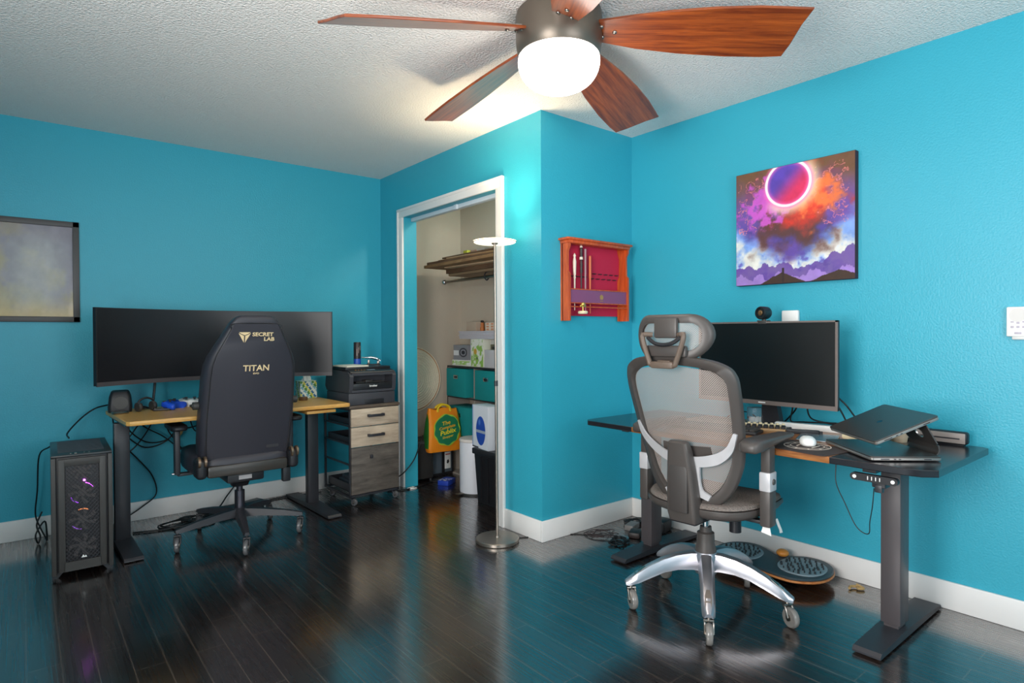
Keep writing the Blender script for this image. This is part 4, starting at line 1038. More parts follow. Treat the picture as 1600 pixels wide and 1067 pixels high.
MB().box(-hw2 + .014, hw2 - .014, -.064, -.058, .18, .186).box(-hw2 + .014, hw2 - .014, -.064, -.058, .10, .106).box(-hw2 + .014, hw2 - .014, -.064, -.058, .078, .084).build('front_rails', RW, wr)
GP = mat('mauve plaque', '#8a4d74', rough=.3)
pq = MB().box(-hw2 + .014, hw2 - .014, -.060, -.058, .106, .18).build('plaque', GP, wr)
MB().prism([(-.012, 0), (.012, 0), (.016, .02), (0, .03), (-.016, .02)], 0, .001, M=frame((.02, -.0605, .128), (1, 0, 0), (0, 0, 1))).box(.008, .034, -.0615, -.0605, .117, .121).build('plaque_crest', mat('faded gold crest', '#a8864f', rough=.5), pq)
b = MB()
for k in range(5):
    for z in (.285, .255):
        xx = -.02 + k * .05 + (.02 if z > .26 else 0)
        if xx < .22:
            for dx in (-.007, .007): b.cyl((xx + dx, -.012, z), (xx + dx, -.03, z), .0028, seg=8)
for xx in (-.195, -.15, -.115, -.08):
    for dx in (-.008, .008): b.cyl((xx + dx, -.012, .262), (xx + dx, -.03, .262), .0028, seg=8)
b.build('pegs', BLACK, wr)
def wand(x, z0, z1, m, prof, label):
    # prof: (t, radius) bottom -> top
    pr_ = [(0, 0)] + [(r, t * (z1 - z0)) for t, r in prof] + [(0, z1 - z0)]
    o = MB().lathe(pr_, seg=14).build('wand', m, None, ang=60)
    o.location = (2.69 + x, YB - .038, 1.255 + z0)
    return tag(o, label, 'wand')
BONE = mat('ivory wand', '#e6d6c4', rough=.4); DKW = mat('black wand', '#2c2624', rough=.4); PLM = mat('mauve wand', '#a4848a', rough=.45); ORG = mat('orange wood wand', '#d2683a', rough=.4)
taper = lambda r0, r1, n=8: [(i / n * .55, r0 + (r1 - r0) * i / n) for i in range(n + 1)]
wand(-.185, .062, .395, BONE, taper(.0025, .0055) + [(.57, .008), (.60, .006), (.63, .0085), (.70, .009), (.85, .0105), (.93, .006), (.95, .009), (.98, .005)], 'ivory wand with a carved grip, leftmost hanging in the rack')
wand(-.130, .09, .435, DKW, taper(.0025, .006) + [(.58, .009), (.64, .007), (.70, .009), (.76, .006), (.78, .009), (.93, .008), (.96, .010), (.99, .007)], 'black knotted wand with a pale tip, the longest in the rack')
o_ = MB().ball((0, 0, 0), .009, u=12, v=8).cyl((0, 0, -.075), (0, 0, -.06), .0105).build('pale_tip', BONE, None); o_.parent = bpy.data.objects['wand.001']; o_.location = (0, 0, .345)
wand(-.095, .045, .425, PLM, [(0, .003), (.6, .0055), (1, .0065)], 'plain straight mauve wand in the rack')
wand(-.055, .045, .390, ORG, [(0, .003), (.6, .006), (.62, .008), (.99, .0075)], 'plain orange wooden wand, rightmost in the rack')
sn = thing('gold_ornament', 'small gold winged ornament on an oval stand on the front of the rack', 'ornament', (2.69 - .158, YB - .078, 1.255 + .040))
GLD = mat('gold', '#e8c468', rough=.25, metal=.8)
MB().ball((0, 0, .055), .013).ball((-.014, 0, .045), .006, (1.6, .5, 1)).ball((.014, 0, .045), .006, (1.6, .5, 1)).cyl((0, 0, .01), (0, 0, .045), .003).build('ornament', GLD, sn)
MB().lathe([(0, 0), (.026, 0), (.030, .008), (.026, .016), (0, .018)], seg=28).build('stand', mat('pale gold oval', '#f2e2bc', rough=.4), sn)

# ------------------------------------------------------------------ ergonomic mesh chair
GR = mat('warm dark grey plastic', '#4b4542', rough=.42)
SIL = mat('light silver plastic', '#c8c6c8', rough=.35, metal=.15)
MESH = holes('woven chair mesh', '#a69a93', (760, 760, 760), .22)
SEATM = mat('woven seat fabric', '#756b65', rough=.6, bump=1, bscale=150, bdist=.006, var=.7, vscale=150)
ec = thing('ergonomic_chair', 'grey mesh ergonomic chair with headrest and polished silver five arm base', 'office chair', (2.296, 1.498, 0), math.radians(-86))
def yb(z):  # local y of the backrest at height z
    return float(np.interp(z, [.43, .50, .58, .66, .80, .95, 1.10], [-.115, -.125, -.135, -.145, -.19, -.245, -.285]))
def wrap(x, z): return .055 * (abs(x) / .25) ** 2.2
outer = [(-.02, .445), (.06, .452), (.13, .485), (.185, .55), (.222, .65), (.240, .76), (.250, .88), (.253, .97), (.247, 1.02), (.222, 1.055), (.15, 1.082), (.0, 1.095)]
outer = [(max(0, x), z) for x, z in outer]
def closed_from(half):
    R_ = [(x, z) for x, z in half]; L_ = [(-x, z) for x, z in reversed(half) if x > 1e-4]
    return R_ + L_
inner = [(0, .492), (.055, .498), (.105, .525), (.15, .58), (.182, .66), (.200, .76), (.210, .88), (.213, .96), (.207, .995), (.185, 1.022), (.13, 1.045), (.0, 1.055)]
def sm(half, n=5):
    c = closed_from(half); return [(p.x, p.y) for p in spline([(a, b_, 0) for a, b_ in c], n, True)]
O, I = sm(outer), sm(inner)
assert len(O) == len(I), (len(O), len(I))
fr = MB(); rings = []
for (ox, oz), (ix, iz) in zip(O, I):
    def q(x, z, dy): return Vector((x, yb(z) + wrap(x, z) + dy, z))
    mx_, mz_ = (ox + ix) / 2, (oz + iz) / 2
    rings.append([q(ox, oz, .004), q(ox, oz, -.012), q(ox * .8 + mx_ * .2, oz * .8 + mz_ * .2, -.022), q(ix * .7 + mx_ * .3, iz * .7 + mz_ * .3, -.022), q(ix, iz, -.008), q(ix, iz, .004), q(mx_, mz_, .012)])
RR = [fr.ring(r) for r in rings]
for a, b_ in zip(RR, RR[1:] + RR[:1]):
    for i in range(7): j = (i + 1) % 7; fr.bm.faces.new((a[i], a[j], b_[j], b_[i]))
fr.build('back_frame', GR, ec, ang=60)
def grid_inside(half, ny_=30, nx_=24, dy=0.0):
    zs_ = [p[1] for p in half]; xs_ = [p[0] for p in half]
    b = MB(); rows = []
    for j in range(ny_ + 1):
        z = zs_[0] + (zs_[-1] - zs_[0]) * j / ny_
        # half width from the outline (right side), robust to flat ends
        w_ = 0
        for (xa, za), (xb, zb) in zip(half, half[1:]):
            if min(za, zb) <= z <= max(za, zb) and abs(zb - za) > 1e-6: w_ = max(w_, xa + (xb - xa) * (z - za) / (zb - za))
        w_ = max(w_, .002) + .004
        rows.append(b.ring([Vector((-w_ + 2 * w_ * i / nx_, yb(z) + wrap(-w_ + 2 * w_ * i / nx_, z) + dy, z)) for i in range(nx_ + 1)]))
    for a, c in zip(rows, rows[1:]):
        for i in range(nx_): b.bm.faces.new((a[i], a[i + 1], c[i + 1], c[i]))
    return b
grid_inside(inner).build('back_mesh', MESH, ec)
# silver lumbar frame hugging the lower back
def strap(pts, wd, th, name, m, dy=-.02):
    b = MB(); P = spline([(x, 0, z) for x, z in pts], 8); rings = []
    for i, p in enumerate(P):
        d = (P[min(i + 1, len(P) - 1)] - P[max(i - 1, 0)]).normalized(); n = Vector((-d.z, 0, d.x))
        w_ = wd if not isinstance(wd, (list, tuple)) else float(np.interp(i / (len(P) - 1), np.linspace(0, 1, len(wd)), wd))
        r = []
        for s_, e in ((1, 0), (1, -th), (-1, -th), (-1, 0)):
            qx = p + n * s_ * w_; r.append(Vector((qx.x, yb(qx.z) + wrap(qx.x, qx.z) + dy + e, qx.z)))
        rings.append(r)
    return b.loft(rings).build(name, m, ec, ang=50)
strap([(-.225, .80), (-.20, .74), (-.13, .685), (-.04, .655), (.04, .655), (.13, .675), (.19, .72), (.222, .79)], [.006, .014, .020, .022, .022, .022, .014, .006], .012, 'lumbar_frame', SIL)
strap([(.055, .67), (.05, .60), (.058, .535), (.10, .51)], [.016, .014, .016, .012], .012, 'lumbar_brace', SIL)
strap([(-.055, .67), (-.05, .60), (-.058, .535), (-.10, .51)], [.016, .014, .016, .012], .012, 'lumbar_brace', SIL)
strap([(-.11, .70), (0, .69), (.11, .70)], [.022, .03, .022], .010, 'lumbar_pad', GR, dy=.004)
# spine
b = MB(); rings = []
for z, wd, y0, y1 in ((.405, .062, -.195, -.12), (.44, .066, -.205, -.13), (.52, .064, -.212, -.15), (.62, .056, -.222, -.165), (.70, .048, -.232, -.18), (.735, .044, -.236, -.195), (.742, .038, -.230, -.20)):
    rings.append([Vector((x, (y0 + y1) / 2 + y, z)) for x, y in rrect(wd * 2, y1 - y0, .014, 3)])
b.loft(rings).build('spine', GR, ec, ang=45)
MB().box(-.042, .042, -.2185, -.205, .45, .66, bev=.006).xf(T(0, -.006, 0)).build('spine_inset', mat('spine inset grey', '#403b39', rough=.5), ec)
MB().box(-.062, .062, -.19, .02, .395, .425, bev=.01).box(-.10, .10, -.05, .12, .398, .425, bev=.008).box(-.26, .26, -.005, .035, .408, .424, bev=.004).build('under_frame', BLACKP, ec)
b = MB()
for x, y in ((.105, -.02), (.105, .05), (.063, -.10)): b.cyl((x - .004, y, .412), (x + .001, y, .412), .006, seg=12)
b.build('bolts', STEEL, ec)
k_ = MB().cyl((.125, .02, .415), (.125, .02, .345), .024, seg=24)
k_.build('tension_knob', BLACKP, ec)
MB().tube([(.06, .02, .41), (.15, .03, .408), (.24, .05, .402), (.275, .06, .400)], .005, 8).build('lever', BLACKP, ec)
# seat
rings = []
for z, k_ in ((.418, .86), (.428, .95), (.445, 1.0), (.462, .99), (.472, .95), (.474, .90)):
    r = []
    for x, y in selip(.255 * k_, .245 * k_, 3.4, 48):
        yy = y + .075; drop = -.045 * max(0, (yy - .20) / .12) ** 2
        r.append(Vector((x, yy, z + drop + .012 * (abs(x) / .25) ** 2)))
    rings.append(r)
MB().loft(rings[:4]).build('seat_rim', GR, ec, ang=60)
rings = []
for z, k_ in ((.466, .985), (.478, .965), (.484, .92), (.486, .7), (.485, .35), (.484, .05)):
    r = []
    for x, y in selip(.255 * k_, .245 * k_, 3.0, 48):
        yy = y + .075; drop = -.045 * max(0, (yy - .20) / .12) ** 2
        r.append(Vector((x, yy, z + drop + .012 * (abs(x) / .25) ** 2)))
    rings.append(r)
MB().loft(rings).build('seat', SEATM, ec, ang=70)
# armrests
for s_ in (-1, 1):
    x = s_ * .283
    a = MB().box(x - .022, x + .022, -.055, .005, .415, .56, bev=.008).build('armrest_post', GR, ec)
    MB().box(x - .019, x + .019, -.050, 0, .62, .735, bev=.006).build('upper_post', GR, a)
    MB().box(x - .0225, x + .0225, -.056, .006, .556, .632, bev=.005).box(x - .028, x - s_ * .0 + .0, -.04, -.01, .60, .62).build('silver_collar', SIL, a)
    MB().cyl((x + s_ * .022, -.024, .594), (x + s_ * .027, -.024, .594), .013, .010, seg=20).build('height_button', GR, a)
    P = MB(); rings = []; fw = .11 if s_ < 0 else 0
    for y, wd, z0, z1 in ((-.205, .022, .735, .757), (-.195, .036, .728, .768), (-.15, .044, .732, .775), (-.05, .043, .742, .775), (.06, .038, .748, .772), (.14, .034, .750, .770), (.165, .026, .752, .767)):
        rings.append([Vector((x + xx, y + fw, (z0 + z1) / 2 + zz)) for xx, zz in rrect(wd * 2, z1 - z0, .011, 3)])
    P.loft(rings).build('armrest_pad', GR, a, ang=50)
# white tape strips hanging from the near arm post
MB().loft([[Vector((.27, -.04, .415)), Vector((.30, -.045, .415)), Vector((.30, -.044, .415)), Vector((.27, -.039, .415))], [Vector((.265, -.045, .392)), Vector((.31, -.055, .388)), Vector((.31, -.054, .388)), Vector((.265, -.044, .392))]]).build('tape_strip', OFFW, ec)
MB().loft([[Vector((.30, .0, .44)), Vector((.30, .02, .44)), Vector((.302, .02, .44)), Vector((.302, .0, .44))], [Vector((.303, .035, .39)), Vector((.303, .055, .388)), Vector((.305, .055, .388)), Vector((.305, .035, .39))], [Vector((.30, .045, .375)), Vector((.30, .07, .372)), Vector((.302, .07, .372)), Vector((.302, .045, .375))]]).build('tape_strip', OFFW, ec)
# headrest
hc, hy = 1.168, -.300
def hring(w_, h_, r_, n=6): return rrect(w_, h_, r_, n)
def hy_(x): return hy + .055 * (abs(x) / .17) ** 2
def hpt(x, z, dy): return Vector((x, hy_(x) + dy, hc + z))
Ho, Hi = hring(.345, .178, .082, 8), hring(.275, .108, .045, 8)
def htaper(x, z): return (x * (1 - .12 * max(0, -z) / .09), z)
b = MB(); RR = []
for (ox, oz), (ix, iz) in zip(Ho, Hi):
    ox, oz = htaper(ox, oz); ix, iz = htaper(ix, iz)
    RR.append(b.ring([hpt(ox, oz, .012), hpt(ox, oz, -.006), hpt((ox * 2 + ix) / 3, (oz * 2 + iz) / 3, -.014), hpt(ix, iz, -.008), hpt(ix, iz, .008)]))
for a, c in zip(RR, RR[1:] + RR[:1]):
    for i in range(5): j = (i + 1) % 5; b.bm.faces.new((a[i], a[j], c[j], c[i]))
b.build('headrest_frame', GR, ec, ang=60)
b = MB(); rows = []
for j in range(9):
    z = -.056 + .112 * j / 8
    w_ = .128 if abs(z) < .045 else .11
    rows.append(b.ring([hpt(-w_ - .006 + 2 * (w_ + .006) * i / 16, z, .004) for i in range(17)]))
for a, c in zip(rows, rows[1:]):
    for i in range(16): b.bm.faces.new((a[i], a[i + 1], c[i + 1], c[i]))
b.build('headrest_mesh', MESH, ec)
MB().box(-.052, .052, hy - .018, hy + .004, hc - .005, hc + .075, bev=.008).box(-.092, .092, hy - .018, hy + .006, hc - .08, hc - .035, bev=.008).build('headrest_plate', GR, ec)
BRN = mat('brown grey bracket', '#65564b', rough=.4)
b = MB()
b.tube([(-.088, hy - .030, hc + .015), (-.092, hy - .034, hc - .01), (-.062, hy - .034, hc - .095), (-.045, hy - .034, hc - .112), (.045, hy - .034, hc - .112), (.062, hy - .034, hc - .095), (.092, hy - .034, hc - .01), (.088, hy - .030, hc + .015)], .0105, 10, 4)
b.box(-.05, .05, hy - .045, hy - .022, hc - .125, hc - .098, bev=.006).box(-.03, .03, hy - .03, yb(1.08) - .0, 1.045, 1.075, bev=.006)
for s_ in (-1, 1): b.cyl((s_ * .088, hy - .034, hc + .010), (s_ * .060, hy - .012, hc + .008), .010)
b.build('headrest_bracket', BRN, ec)
b = MB(); b.tube([(-.075, hy - .024, hc - .002), (-.04, hy - .030, hc - .025), (0, hy - .031, hc - .032), (.04, hy - .030, hc - .025), (.075, hy - .024, hc - .002)], .008, 8).build('headrest_spring', BLACKP, ec)
# base, gas lift, casters
CWH = mat('clear grey wheel', '#77736f', rough=.18)
MB().cyl((0, 0, .30), (0, 0, .405), .0155, seg=24).build('gas_lift', CHROME, ec)
MB().lathe([(0, .165), (.044, .165), (.044, .25), (.038, .27), (.036, .318), (.026, .324), (.024, .345), (0, .345)], seg=32).build('column_cover', GR, ec)
b = MB().lathe([(0, .145), (.045, .145), (.054, .165), (.054, .225), (.046, .238), (0, .238)], seg=32)
for k in range(5):
    a = math.radians(13 + 72 * k)
    rings = []
    for t, wd, z0, z1 in ((.02, .034, .16, .234), (.07, .033, .168, .236), (.13, .031, .168, .228), (.19, .029, .156, .210), (.25, .028, .132, .183), (.30, .027, .111, .153), (.335, .024, .100, .128), (.352, .016, .100, .117)):
        c_, s_ = math.cos(a), math.sin(a)
        pr_ = [(-wd, z0), (-wd * .55, z0 + .004), (wd * .55, z0 + .004), (wd, z0), (wd, z0 + (z1 - z0) * .35), (wd * .62, z1 - .003), (wd * .3, z1), (-wd * .3, z1), (-wd * .62, z1 - .003), (-wd, z0 + (z1 - z0) * .35)]
        rings.append([Vector((t * c_ - w_ * s_, t * s_ + w_ * c_, z)) for w_, z in pr_])
    b.loft(rings)
    # dark inlay on the top of each arm end
b.build('five_arm_base', CAST, ec, ang=40)
for k in range(5):
    a = math.radians(13 + 72 * k)
    rings = []
    for t, wd, z in ((.265, .007, .1735), (.29, .013, .158), (.31, .013, .1445), (.33, .010, .129)):
        c_, s_ = math.cos(a), math.sin(a)
        rings.append([Vector((t * c_ - w_ * s_, t * s_ + w_ * c_, z + e)) for w_, e in ((-wd, -.004), (wd, -.004), (wd, .0015), (-wd, .0015))])
    MB().loft(rings).build('arm_inlay', STEEL, ec)
    caster(ec, .327 * math.cos(a), .327 * math.sin(a), .102, .040, CWH, STEEL, yawc=math.radians(51 + 86 + 180 + (14, -20, 26, 8, -14)[k]), w_=.024)

# ------------------------------------------------------------------ balance board
bo = thing('balance_board', 'blue grey balance board with massage bumps on the floor under the desk', 'balance board', (2.855, 1.50, 0), math.radians(-84))
# outline: long axis along local x, waist at x=0 (deeper notch on the wall side)
op = [(.0, .092), (.05, .118), (.12, .165), (.19, .165), (.25, .12), (.28, .04), (.275, -.05), (.235, -.12), (.16, -.165), (.07, -.160), (0, -.145),
      (-.07, -.160), (-.16, -.165), (-.235, -.12), (-.275, -.05), (-.28, .04), (-.25, .12), (-.19, .165), (-.12, .165), (-.05, .118)]
OP = [(p.x, p.y) for p in spline([(a, b_, 0) for a, b_ in op], 4, True)]
MB().prism(OP, .042, .052, bev=.003).build('wooden_deck', wood('orange plywood', '#b8652c', '#e2955a', rough=.4, axis=0), bo)
BG = mat('blue grey rubber', '#3c4a50', rough=.45)
OP2 = [(x * .985, y * .975) for x, y in OP]
MB().prism(OP2, .052, .064, bev=.004).build('rubber_top', BG, bo)
PADM = mat('grey pad', '#93a3aa', rough=.5); BUMP = mat('dark rubber bump', '#20262a', rough=.5)
for s_ in (-1, 1):
    fp = MB().prism([(s_ * .15 + x, y) for x, y in selip(.105, .115, 2.2, 32)], .0635, .070, bev=.002).build('foot_pad', PADM, bo)
    b = MB()
    for i in range(-4, 5):
        for j in range(-4, 5):
            x = i * .0245 + (j % 2) * .012 + random.uniform(-.006, .006); y = j * .0245 + random.uniform(-.006, .006)
            if (x / .098) ** 2 + (y / .106) ** 2 < 1: b.cyl((s_ * .15 + x, y, .069), (s_ * .15 + x, y, .079), .0060 if (i + j) % 2 else .0038, .0042 if (i + j) % 2 else .0026, seg=8)
    b.build('massage_bumps', BUMP, fp)
MB().lathe([(0, 0), (.06, .0), (.10, .012), (.12, .030), (.13, .042), (0, .042)], seg=32).build('rocker', BLACKP, bo)
wb = single(MB().ball((0, 0, .018), .030, (1, 1, .62)), 'wooden_ball', mat('orange wooden ball', '#d98a3a', rough=.4), 'orange wooden massage ball in the waist of the balance board', 'ball', (2.938, 1.480, .0645))
single(MB().tube([(0, 0, .008), (.02, .012, .010), (.045, .004, .009), (.035, -.015, .009), (.06, -.02, .008), (.05, .01, .016)], .006, 8), 'rope_loop', mat('tan rope', '#b99763', rough=.9, bump=.5, bscale=200), 'short tan rope loop at the near end of the balance board', 'rope', (2.935, 1.165, 0), -.4)

# ------------------------------------------------------------------ power bricks and cables by the corner
single(MB().box(-.05, .05, -.028, .028, 0, .032, bev=.004), 'power_brick', mat('grey brick', '#7a7674', rough=.45), 'grey power brick on the floor among cords near the room corner', 'power adapter', (2.85, 2.365, 0), math.radians(15))
single(MB().box(-.055, .055, -.04, .04, 0, .07, bev=.01), 'power_brick', BLACKP, 'tall black power box on the floor behind the corner desk leg', 'power adapter', (2.955, 2.225, 0), .2)
single(MB().box(-.05, .05, -.035, .035, 0, .036, bev=.012), 'power_brick', mat('brown black brick', '#2b211f', rough=.5), 'rounded dark brown power brick on the floor next to the desk foot', 'power adapter', (2.755, 2.262, 0), .5)
def coil(cx, cy, r, turns, z, rt, seed, sq=.6, n=9):
    random.seed(seed); pts = []
    for i in range(int(turns * n)):
        a = 2 * PI * i / n; rr_ = r * random.uniform(.45, 1.25)
        pts.append((cx + rr_ * math.cos(a), cy + rr_ * sq * math.sin(a), z + random.uniform(0, .012)))
    return pts
single(MB().tube(coil(0, 0, .06, 3.4, .006, .004, 5, .8), .0042, 7, 4), 'cable_coil', CORD, 'loose black cable coil on the floor left of the corner desk foot', 'cable', (2.60, 2.250, 0))
single(MB().tube(coil(0, 0, .09, 3.6, .004, .003, 8, .9), .0022, 6, 4), 'cable_coil', mat('thin brown cable', '#3a2d2e', rough=.6), 'thin brown cable loops on the floor near the closet side baseboard', 'cable', (2.62, 2.400, 0))
single(MB().tube([(p[0], p[1], p[2] + .0) for p in coil(0, 0, .06, 6.2, .008, .004, 21, .7)], .0055, 7, 4), 'cable_bundle', CORD, 'bundled black power cords lying in the corner behind the grey brick', 'cable', (2.935, 2.42, 0))
single(MB().tube([(0, 0, .003), (.12, -.06, .003), (.16, -.09, .003), (.30, -.16, .003), (.42, -.30, .003)], .0025, 6), 'lamp_cord', CORD, 'thin black cord trailing from the steel floor lamp past the wall corner', 'cord', (2.20, 2.68, 0))
# ------------------------------------------------------------------ closet
pl = bpy.data.lights.new('closet_fill', 'POINT'); pl.energy = 18; pl.color = (1, .86, .70); pl.shadow_soft_size = .06  # unseen fill lamp, added to brighten the closet interior
po = bpy.data.objects.new('closet_fill', pl); C.objects.link(po); po.location = (2.62, 2.86, 2.25)
SH = MB().box(2.74, XR - .006, 2.70, 4.20, 1.655, 1.673)
single(SH, 'closet_shelf', mat('tan shelf board', '#8f7458', rough=.6), 'high tan shelf on the back wall of the closet', 'shelf')
rod = thing('closet_rod', 'chrome hanging rod with ball end under the high closet shelf', 'rod', (2.79, 3.55, 1.618))
MB().cyl((0, -.85, 0), (0, .78, 0), .012).build('rod', STEEL, rod)
MB().ball((0, .79, 0), .024).build('ball_end', CHROME, rod)
b = MB()
for yy in (.19, -.6): b.tube([(.262, yy, .02), (.10, yy, .037), (0, yy + .0, .037), (-.022, yy, .0), (0, yy, -.024), (.022, yy, -.004)], .005, 8)
b.build('rod_hook', BLACK, rod)
CB = wood('brown cardboard', '#7a5636', '#a87f55', rough=.85, axis=1, scale=4, stretch=3)
CB2 = wood('dark cardboard', '#4f3624', '#7a5a40', rough=.85, axis=1, scale=4, stretch=3)
LTC = mat('pale cardboard', '#c8a684', rough=.85)
G = 'flattened cardboard boxes on the high closet shelf'
z = 1.673
for i, (x0, x1, y0, y1, th, m_, rz, lab) in enumerate((
        (-.14, .17, -.55, .60, .034, CB2, -.01, 'dark brown flattened box, lowest on the closet shelf'),
        (-.19, .15, -.60, .52, .010, LTC, .03, 'pale tan cardboard sheet just above the lowest flattened box'),
        (-.30, .15, -.60, .70, .022, CB, -.03, 'wide brown flattened box jutting out furthest at the left of the shelf'),
        (-.27, .15, -.62, .66, .020, CB2, .02, 'dark brown cardboard sheet in the middle of the shelf pile'),
        (-.22, .15, -.60, .60, .020, CB, -.02, 'brown cardboard sheet above the middle of the shelf pile'),
        (-.20, .15, -.58, .48, .008, LTC, .03, 'thin pale cardboard sheet near the top of the shelf pile'),
        (-.21, .15, -.62, .56, .012, CB2, -.03, 'dark cardboard sheet on top of the shelf pile'))):
    single(MB().box(x0, x1, y0, y1, 0, th, bev=.0015), 'flattened_box', m_, lab, 'cardboard', (2.85, 3.60, z), rz, group=G); z += th
for (x, y, sx, sy, sz, c, lab) in ((2.80, 4.00, .03, .03, .05, '#b5b43a', 'small yellow green box at the left end of the shelf pile'),
        (2.82, 3.92, .03, .04, .045, '#b98a78', 'small pinkish box next to the yellow green one on the shelf'),
        (2.82, 3.82, .03, .05, .05, '#c9bcb4', 'small pale grey box on the shelf pile')):
    single(MB().box(-sx, sx, -sy, sy, 0, sz, bev=.002), 'small_box', mat('box ' + c, c, rough=.6), lab, 'box', (x, y, z))
single(MB().box(-.10, .10, -.30, .30, 0, .075, bev=.003), 'shipping_box', LTC, 'pale tan shipping box at the back of the high closet shelf', 'box', (2.93, 3.42, z))
single(MB().box(-.17, .17, -.36, .38, 0, .02, bev=.002), 'flattened_box', CB2, 'dark sheet lying on top of the tan shipping box', 'cardboard', (2.88, 3.38, z + .0755), -.12)
# cube organiser with fabric bins
og = thing('cube_organizer', 'black framed cube shelf holding teal fabric bins in the closet', 'shelf unit', (2.82, 3.60, 0))
WL = mat('pale shelf board', '#a99d93', rough=.5)
oy0, oy1, oh = -.78, .745, .912
b = MB().box(0, .22, oy0, oy1, oh - .014, oh).box(0, .22, oy0, oy1, .0, .014)
b.box(0, .22, oy0, oy1, .645, .655).box(0, .22, oy0, oy1, .33, .34)
cw_ = (oy1 - oy0) / 4
for k in range(5): y = oy0 + k * cw_; b.box(0.006, .22, y - .006 + (.006 if k == 0 else 0), y + .006 - (.006 if k == 4 else 0), 0.014, oh - .014)
b.build('shelf_boards', WL, og)
b = MB().box(-.004, .0, oy0, oy1, oh - .014, oh).box(-.004, 0, oy0, oy1, .644, .655).box(-.004, 0, oy0, oy1, .329, .34)
b.box(-.004, .0, oy1 - .007, oy1, 0, oh)
b.build('edge_trim', BLACK, og)
TBIN = mat('teal fabric', '#0a8f90', rough=.75, bump=.3, bscale=300)
def fbin(y, z, wd, label):
    t = thing('fabric_bin', label, 'storage bin', (2.80, 3.60 + y, z), group='teal fabric bins in the closet cube shelf')
    MB().box(-.0, .20, -wd / 2, wd / 2, 0, .235 if z > .3 else .25, bev=.006).build('bin_body', TBIN, t)
    MB().box(-.003, .001, -.032, .032, .150, .182, bev=.002).build('handle_plate', CHROME, t)
    MB().box(-.004, -.0025, -.022, .022, .157, .174).build('handle_slot', BLACK, t)
for k in (3, 2, 1, 0):
    y = oy0 + (k + .5) * cw_
    fbin(y + (.035 if k == 3 else .0), .655, .29 if k == 3 else .30, ['teal bin in the top row of the cube shelf, hidden by the door casing', 'teal bin in the top row of the cube shelf, third from the left', 'teal bin in the top row of the cube shelf, second from the left', 'teal bin in the top row of the cube shelf, leftmost'][k])
fbin(oy0 + 3.5 * cw_, .34, .33, 'teal bin in the middle row of the cube shelf, behind the orange bag')
# things piled on the cube shelf
zt = oh
def cbox(x, y, sx, sy, sz, m, name, lab, cat='box', z=zt, rz=0.0, grp=None): return single(MB().box(-sx, sx, -sy, sy, 0, sz, bev=.002), name, m, lab, cat, (x, y, z), rz, group=grp)
def fn_flower(u, v):
    n = fbm(u * 6, v * 6, 4, 3); c = mixc(hexc('#f0efe2', u), hexc('#9ac25a', u), sst(.5, .6, n + .25 * (.5 - v)))
    c = mixc(c, hexc('#d9a23a', u), sst(.16, .1, np.hypot(u - .35, (v - .55) * 1.2)) * .9); return mixc(c, hexc('#5b5a50', u), sst(.06, .04, np.hypot(u - .5, v - .3)))
def fn_cam(u, v):
    c = hexc('#8f8f95', u); r = np.hypot((u - .72) * 1.1, v - .5)
    c = mixc(c, hexc('#3a3a42', u), sst(.34, .30, r)); c = mixc(c, hexc('#a0a0aa', u), (r < .22) * 1.0); c = mixc(c, hexc('#2a2a33', u), (r < .15) * 1.0)
    return mixc(c, hexc('#e8e8ea', u), ((u < .4) & (v > .3) & (v < .65)) * 1.0)
def fn_green(u, v):
    n = fbm(u * 8, v * 5, 3, 6); return mixc(hexc('#eef0e6', u), hexc('#a8cf6a', u), ((n > .45) & (v > .15) & (v < .85)) * 1.0)
FR = lambda x, y, z: frame((x, y, z), (0, -1, 0), (0, 0, 1))
a = cbox(2.94, 4.20, .08, .135, .048, mat('white card', '#ecebe6', rough=.6), 'low_box', 'low white and green box lying on the left end of the cube shelf')
panel('printed_side', .26, .042, 50, 12, fn_green, PRINT, a, FR(-.0807, 0, .024))
a = cbox(2.94, 4.225, .07, .105, .125, mat('grey card', '#8b8b90', rough=.6), 'camera_box', 'grey camera box standing on the low white and green box', z=zt + .048)
panel('printed_side', .20, .12, 50, 40, fn_cam, PRINT, a, FR(-.0707, 0, .0625))
a = cbox(2.96, 4.075, .075, .022, .225, mat('white lilac binder', '#d8dbe8', rough=.5), 'binder', 'white binder leaning upright beside the grey camera box', 'binder', z=zt)
a = cbox(2.935, 3.955, .085, .085, .225, mat('flower card', '#efeedd', rough=.6), 'flower_box', 'box printed with green leaves and a yellow flower on the cube shelf')
panel('printed_side', .165, .22, 50, 60, fn_flower, PRINT, a, FR(-.0857, 0, .1125))
a = cbox(2.93, 3.66, .09, .185, .140, mat('milky plastic', '#d9d2d4', rough=.35), 'plastic_bin', 'milky plastic bin on the cube shelf beside the floor lamp pole', 'storage bin')
single(MB().box(-.05, .05, -.09, .09, 0, .02, bev=.006, M=RX(.06)).tube([(-.02, -.1, .02), (0, -.04, .04), (.01, .03, .035), (-.02, .09, .02)], .01, 8), 'black_pouch', BLACKP, 'black pouch with strap lying on the milky plastic bin', 'pouch', (2.92, 3.70, zt + .1425))
for i in range(2):
    cbox(2.965, 3.79, .06, .06, .04, mat('dark olive card', '#6e6a52', rough=.6) if i == 0 else mat('pale card', '#dcd6cc', rough=.6), 'small_box', ['olive box behind the black pouch', 'pale box on the olive box behind the pouch'][i], z=zt + .1425 + i * .04)
zz = zt + .2255
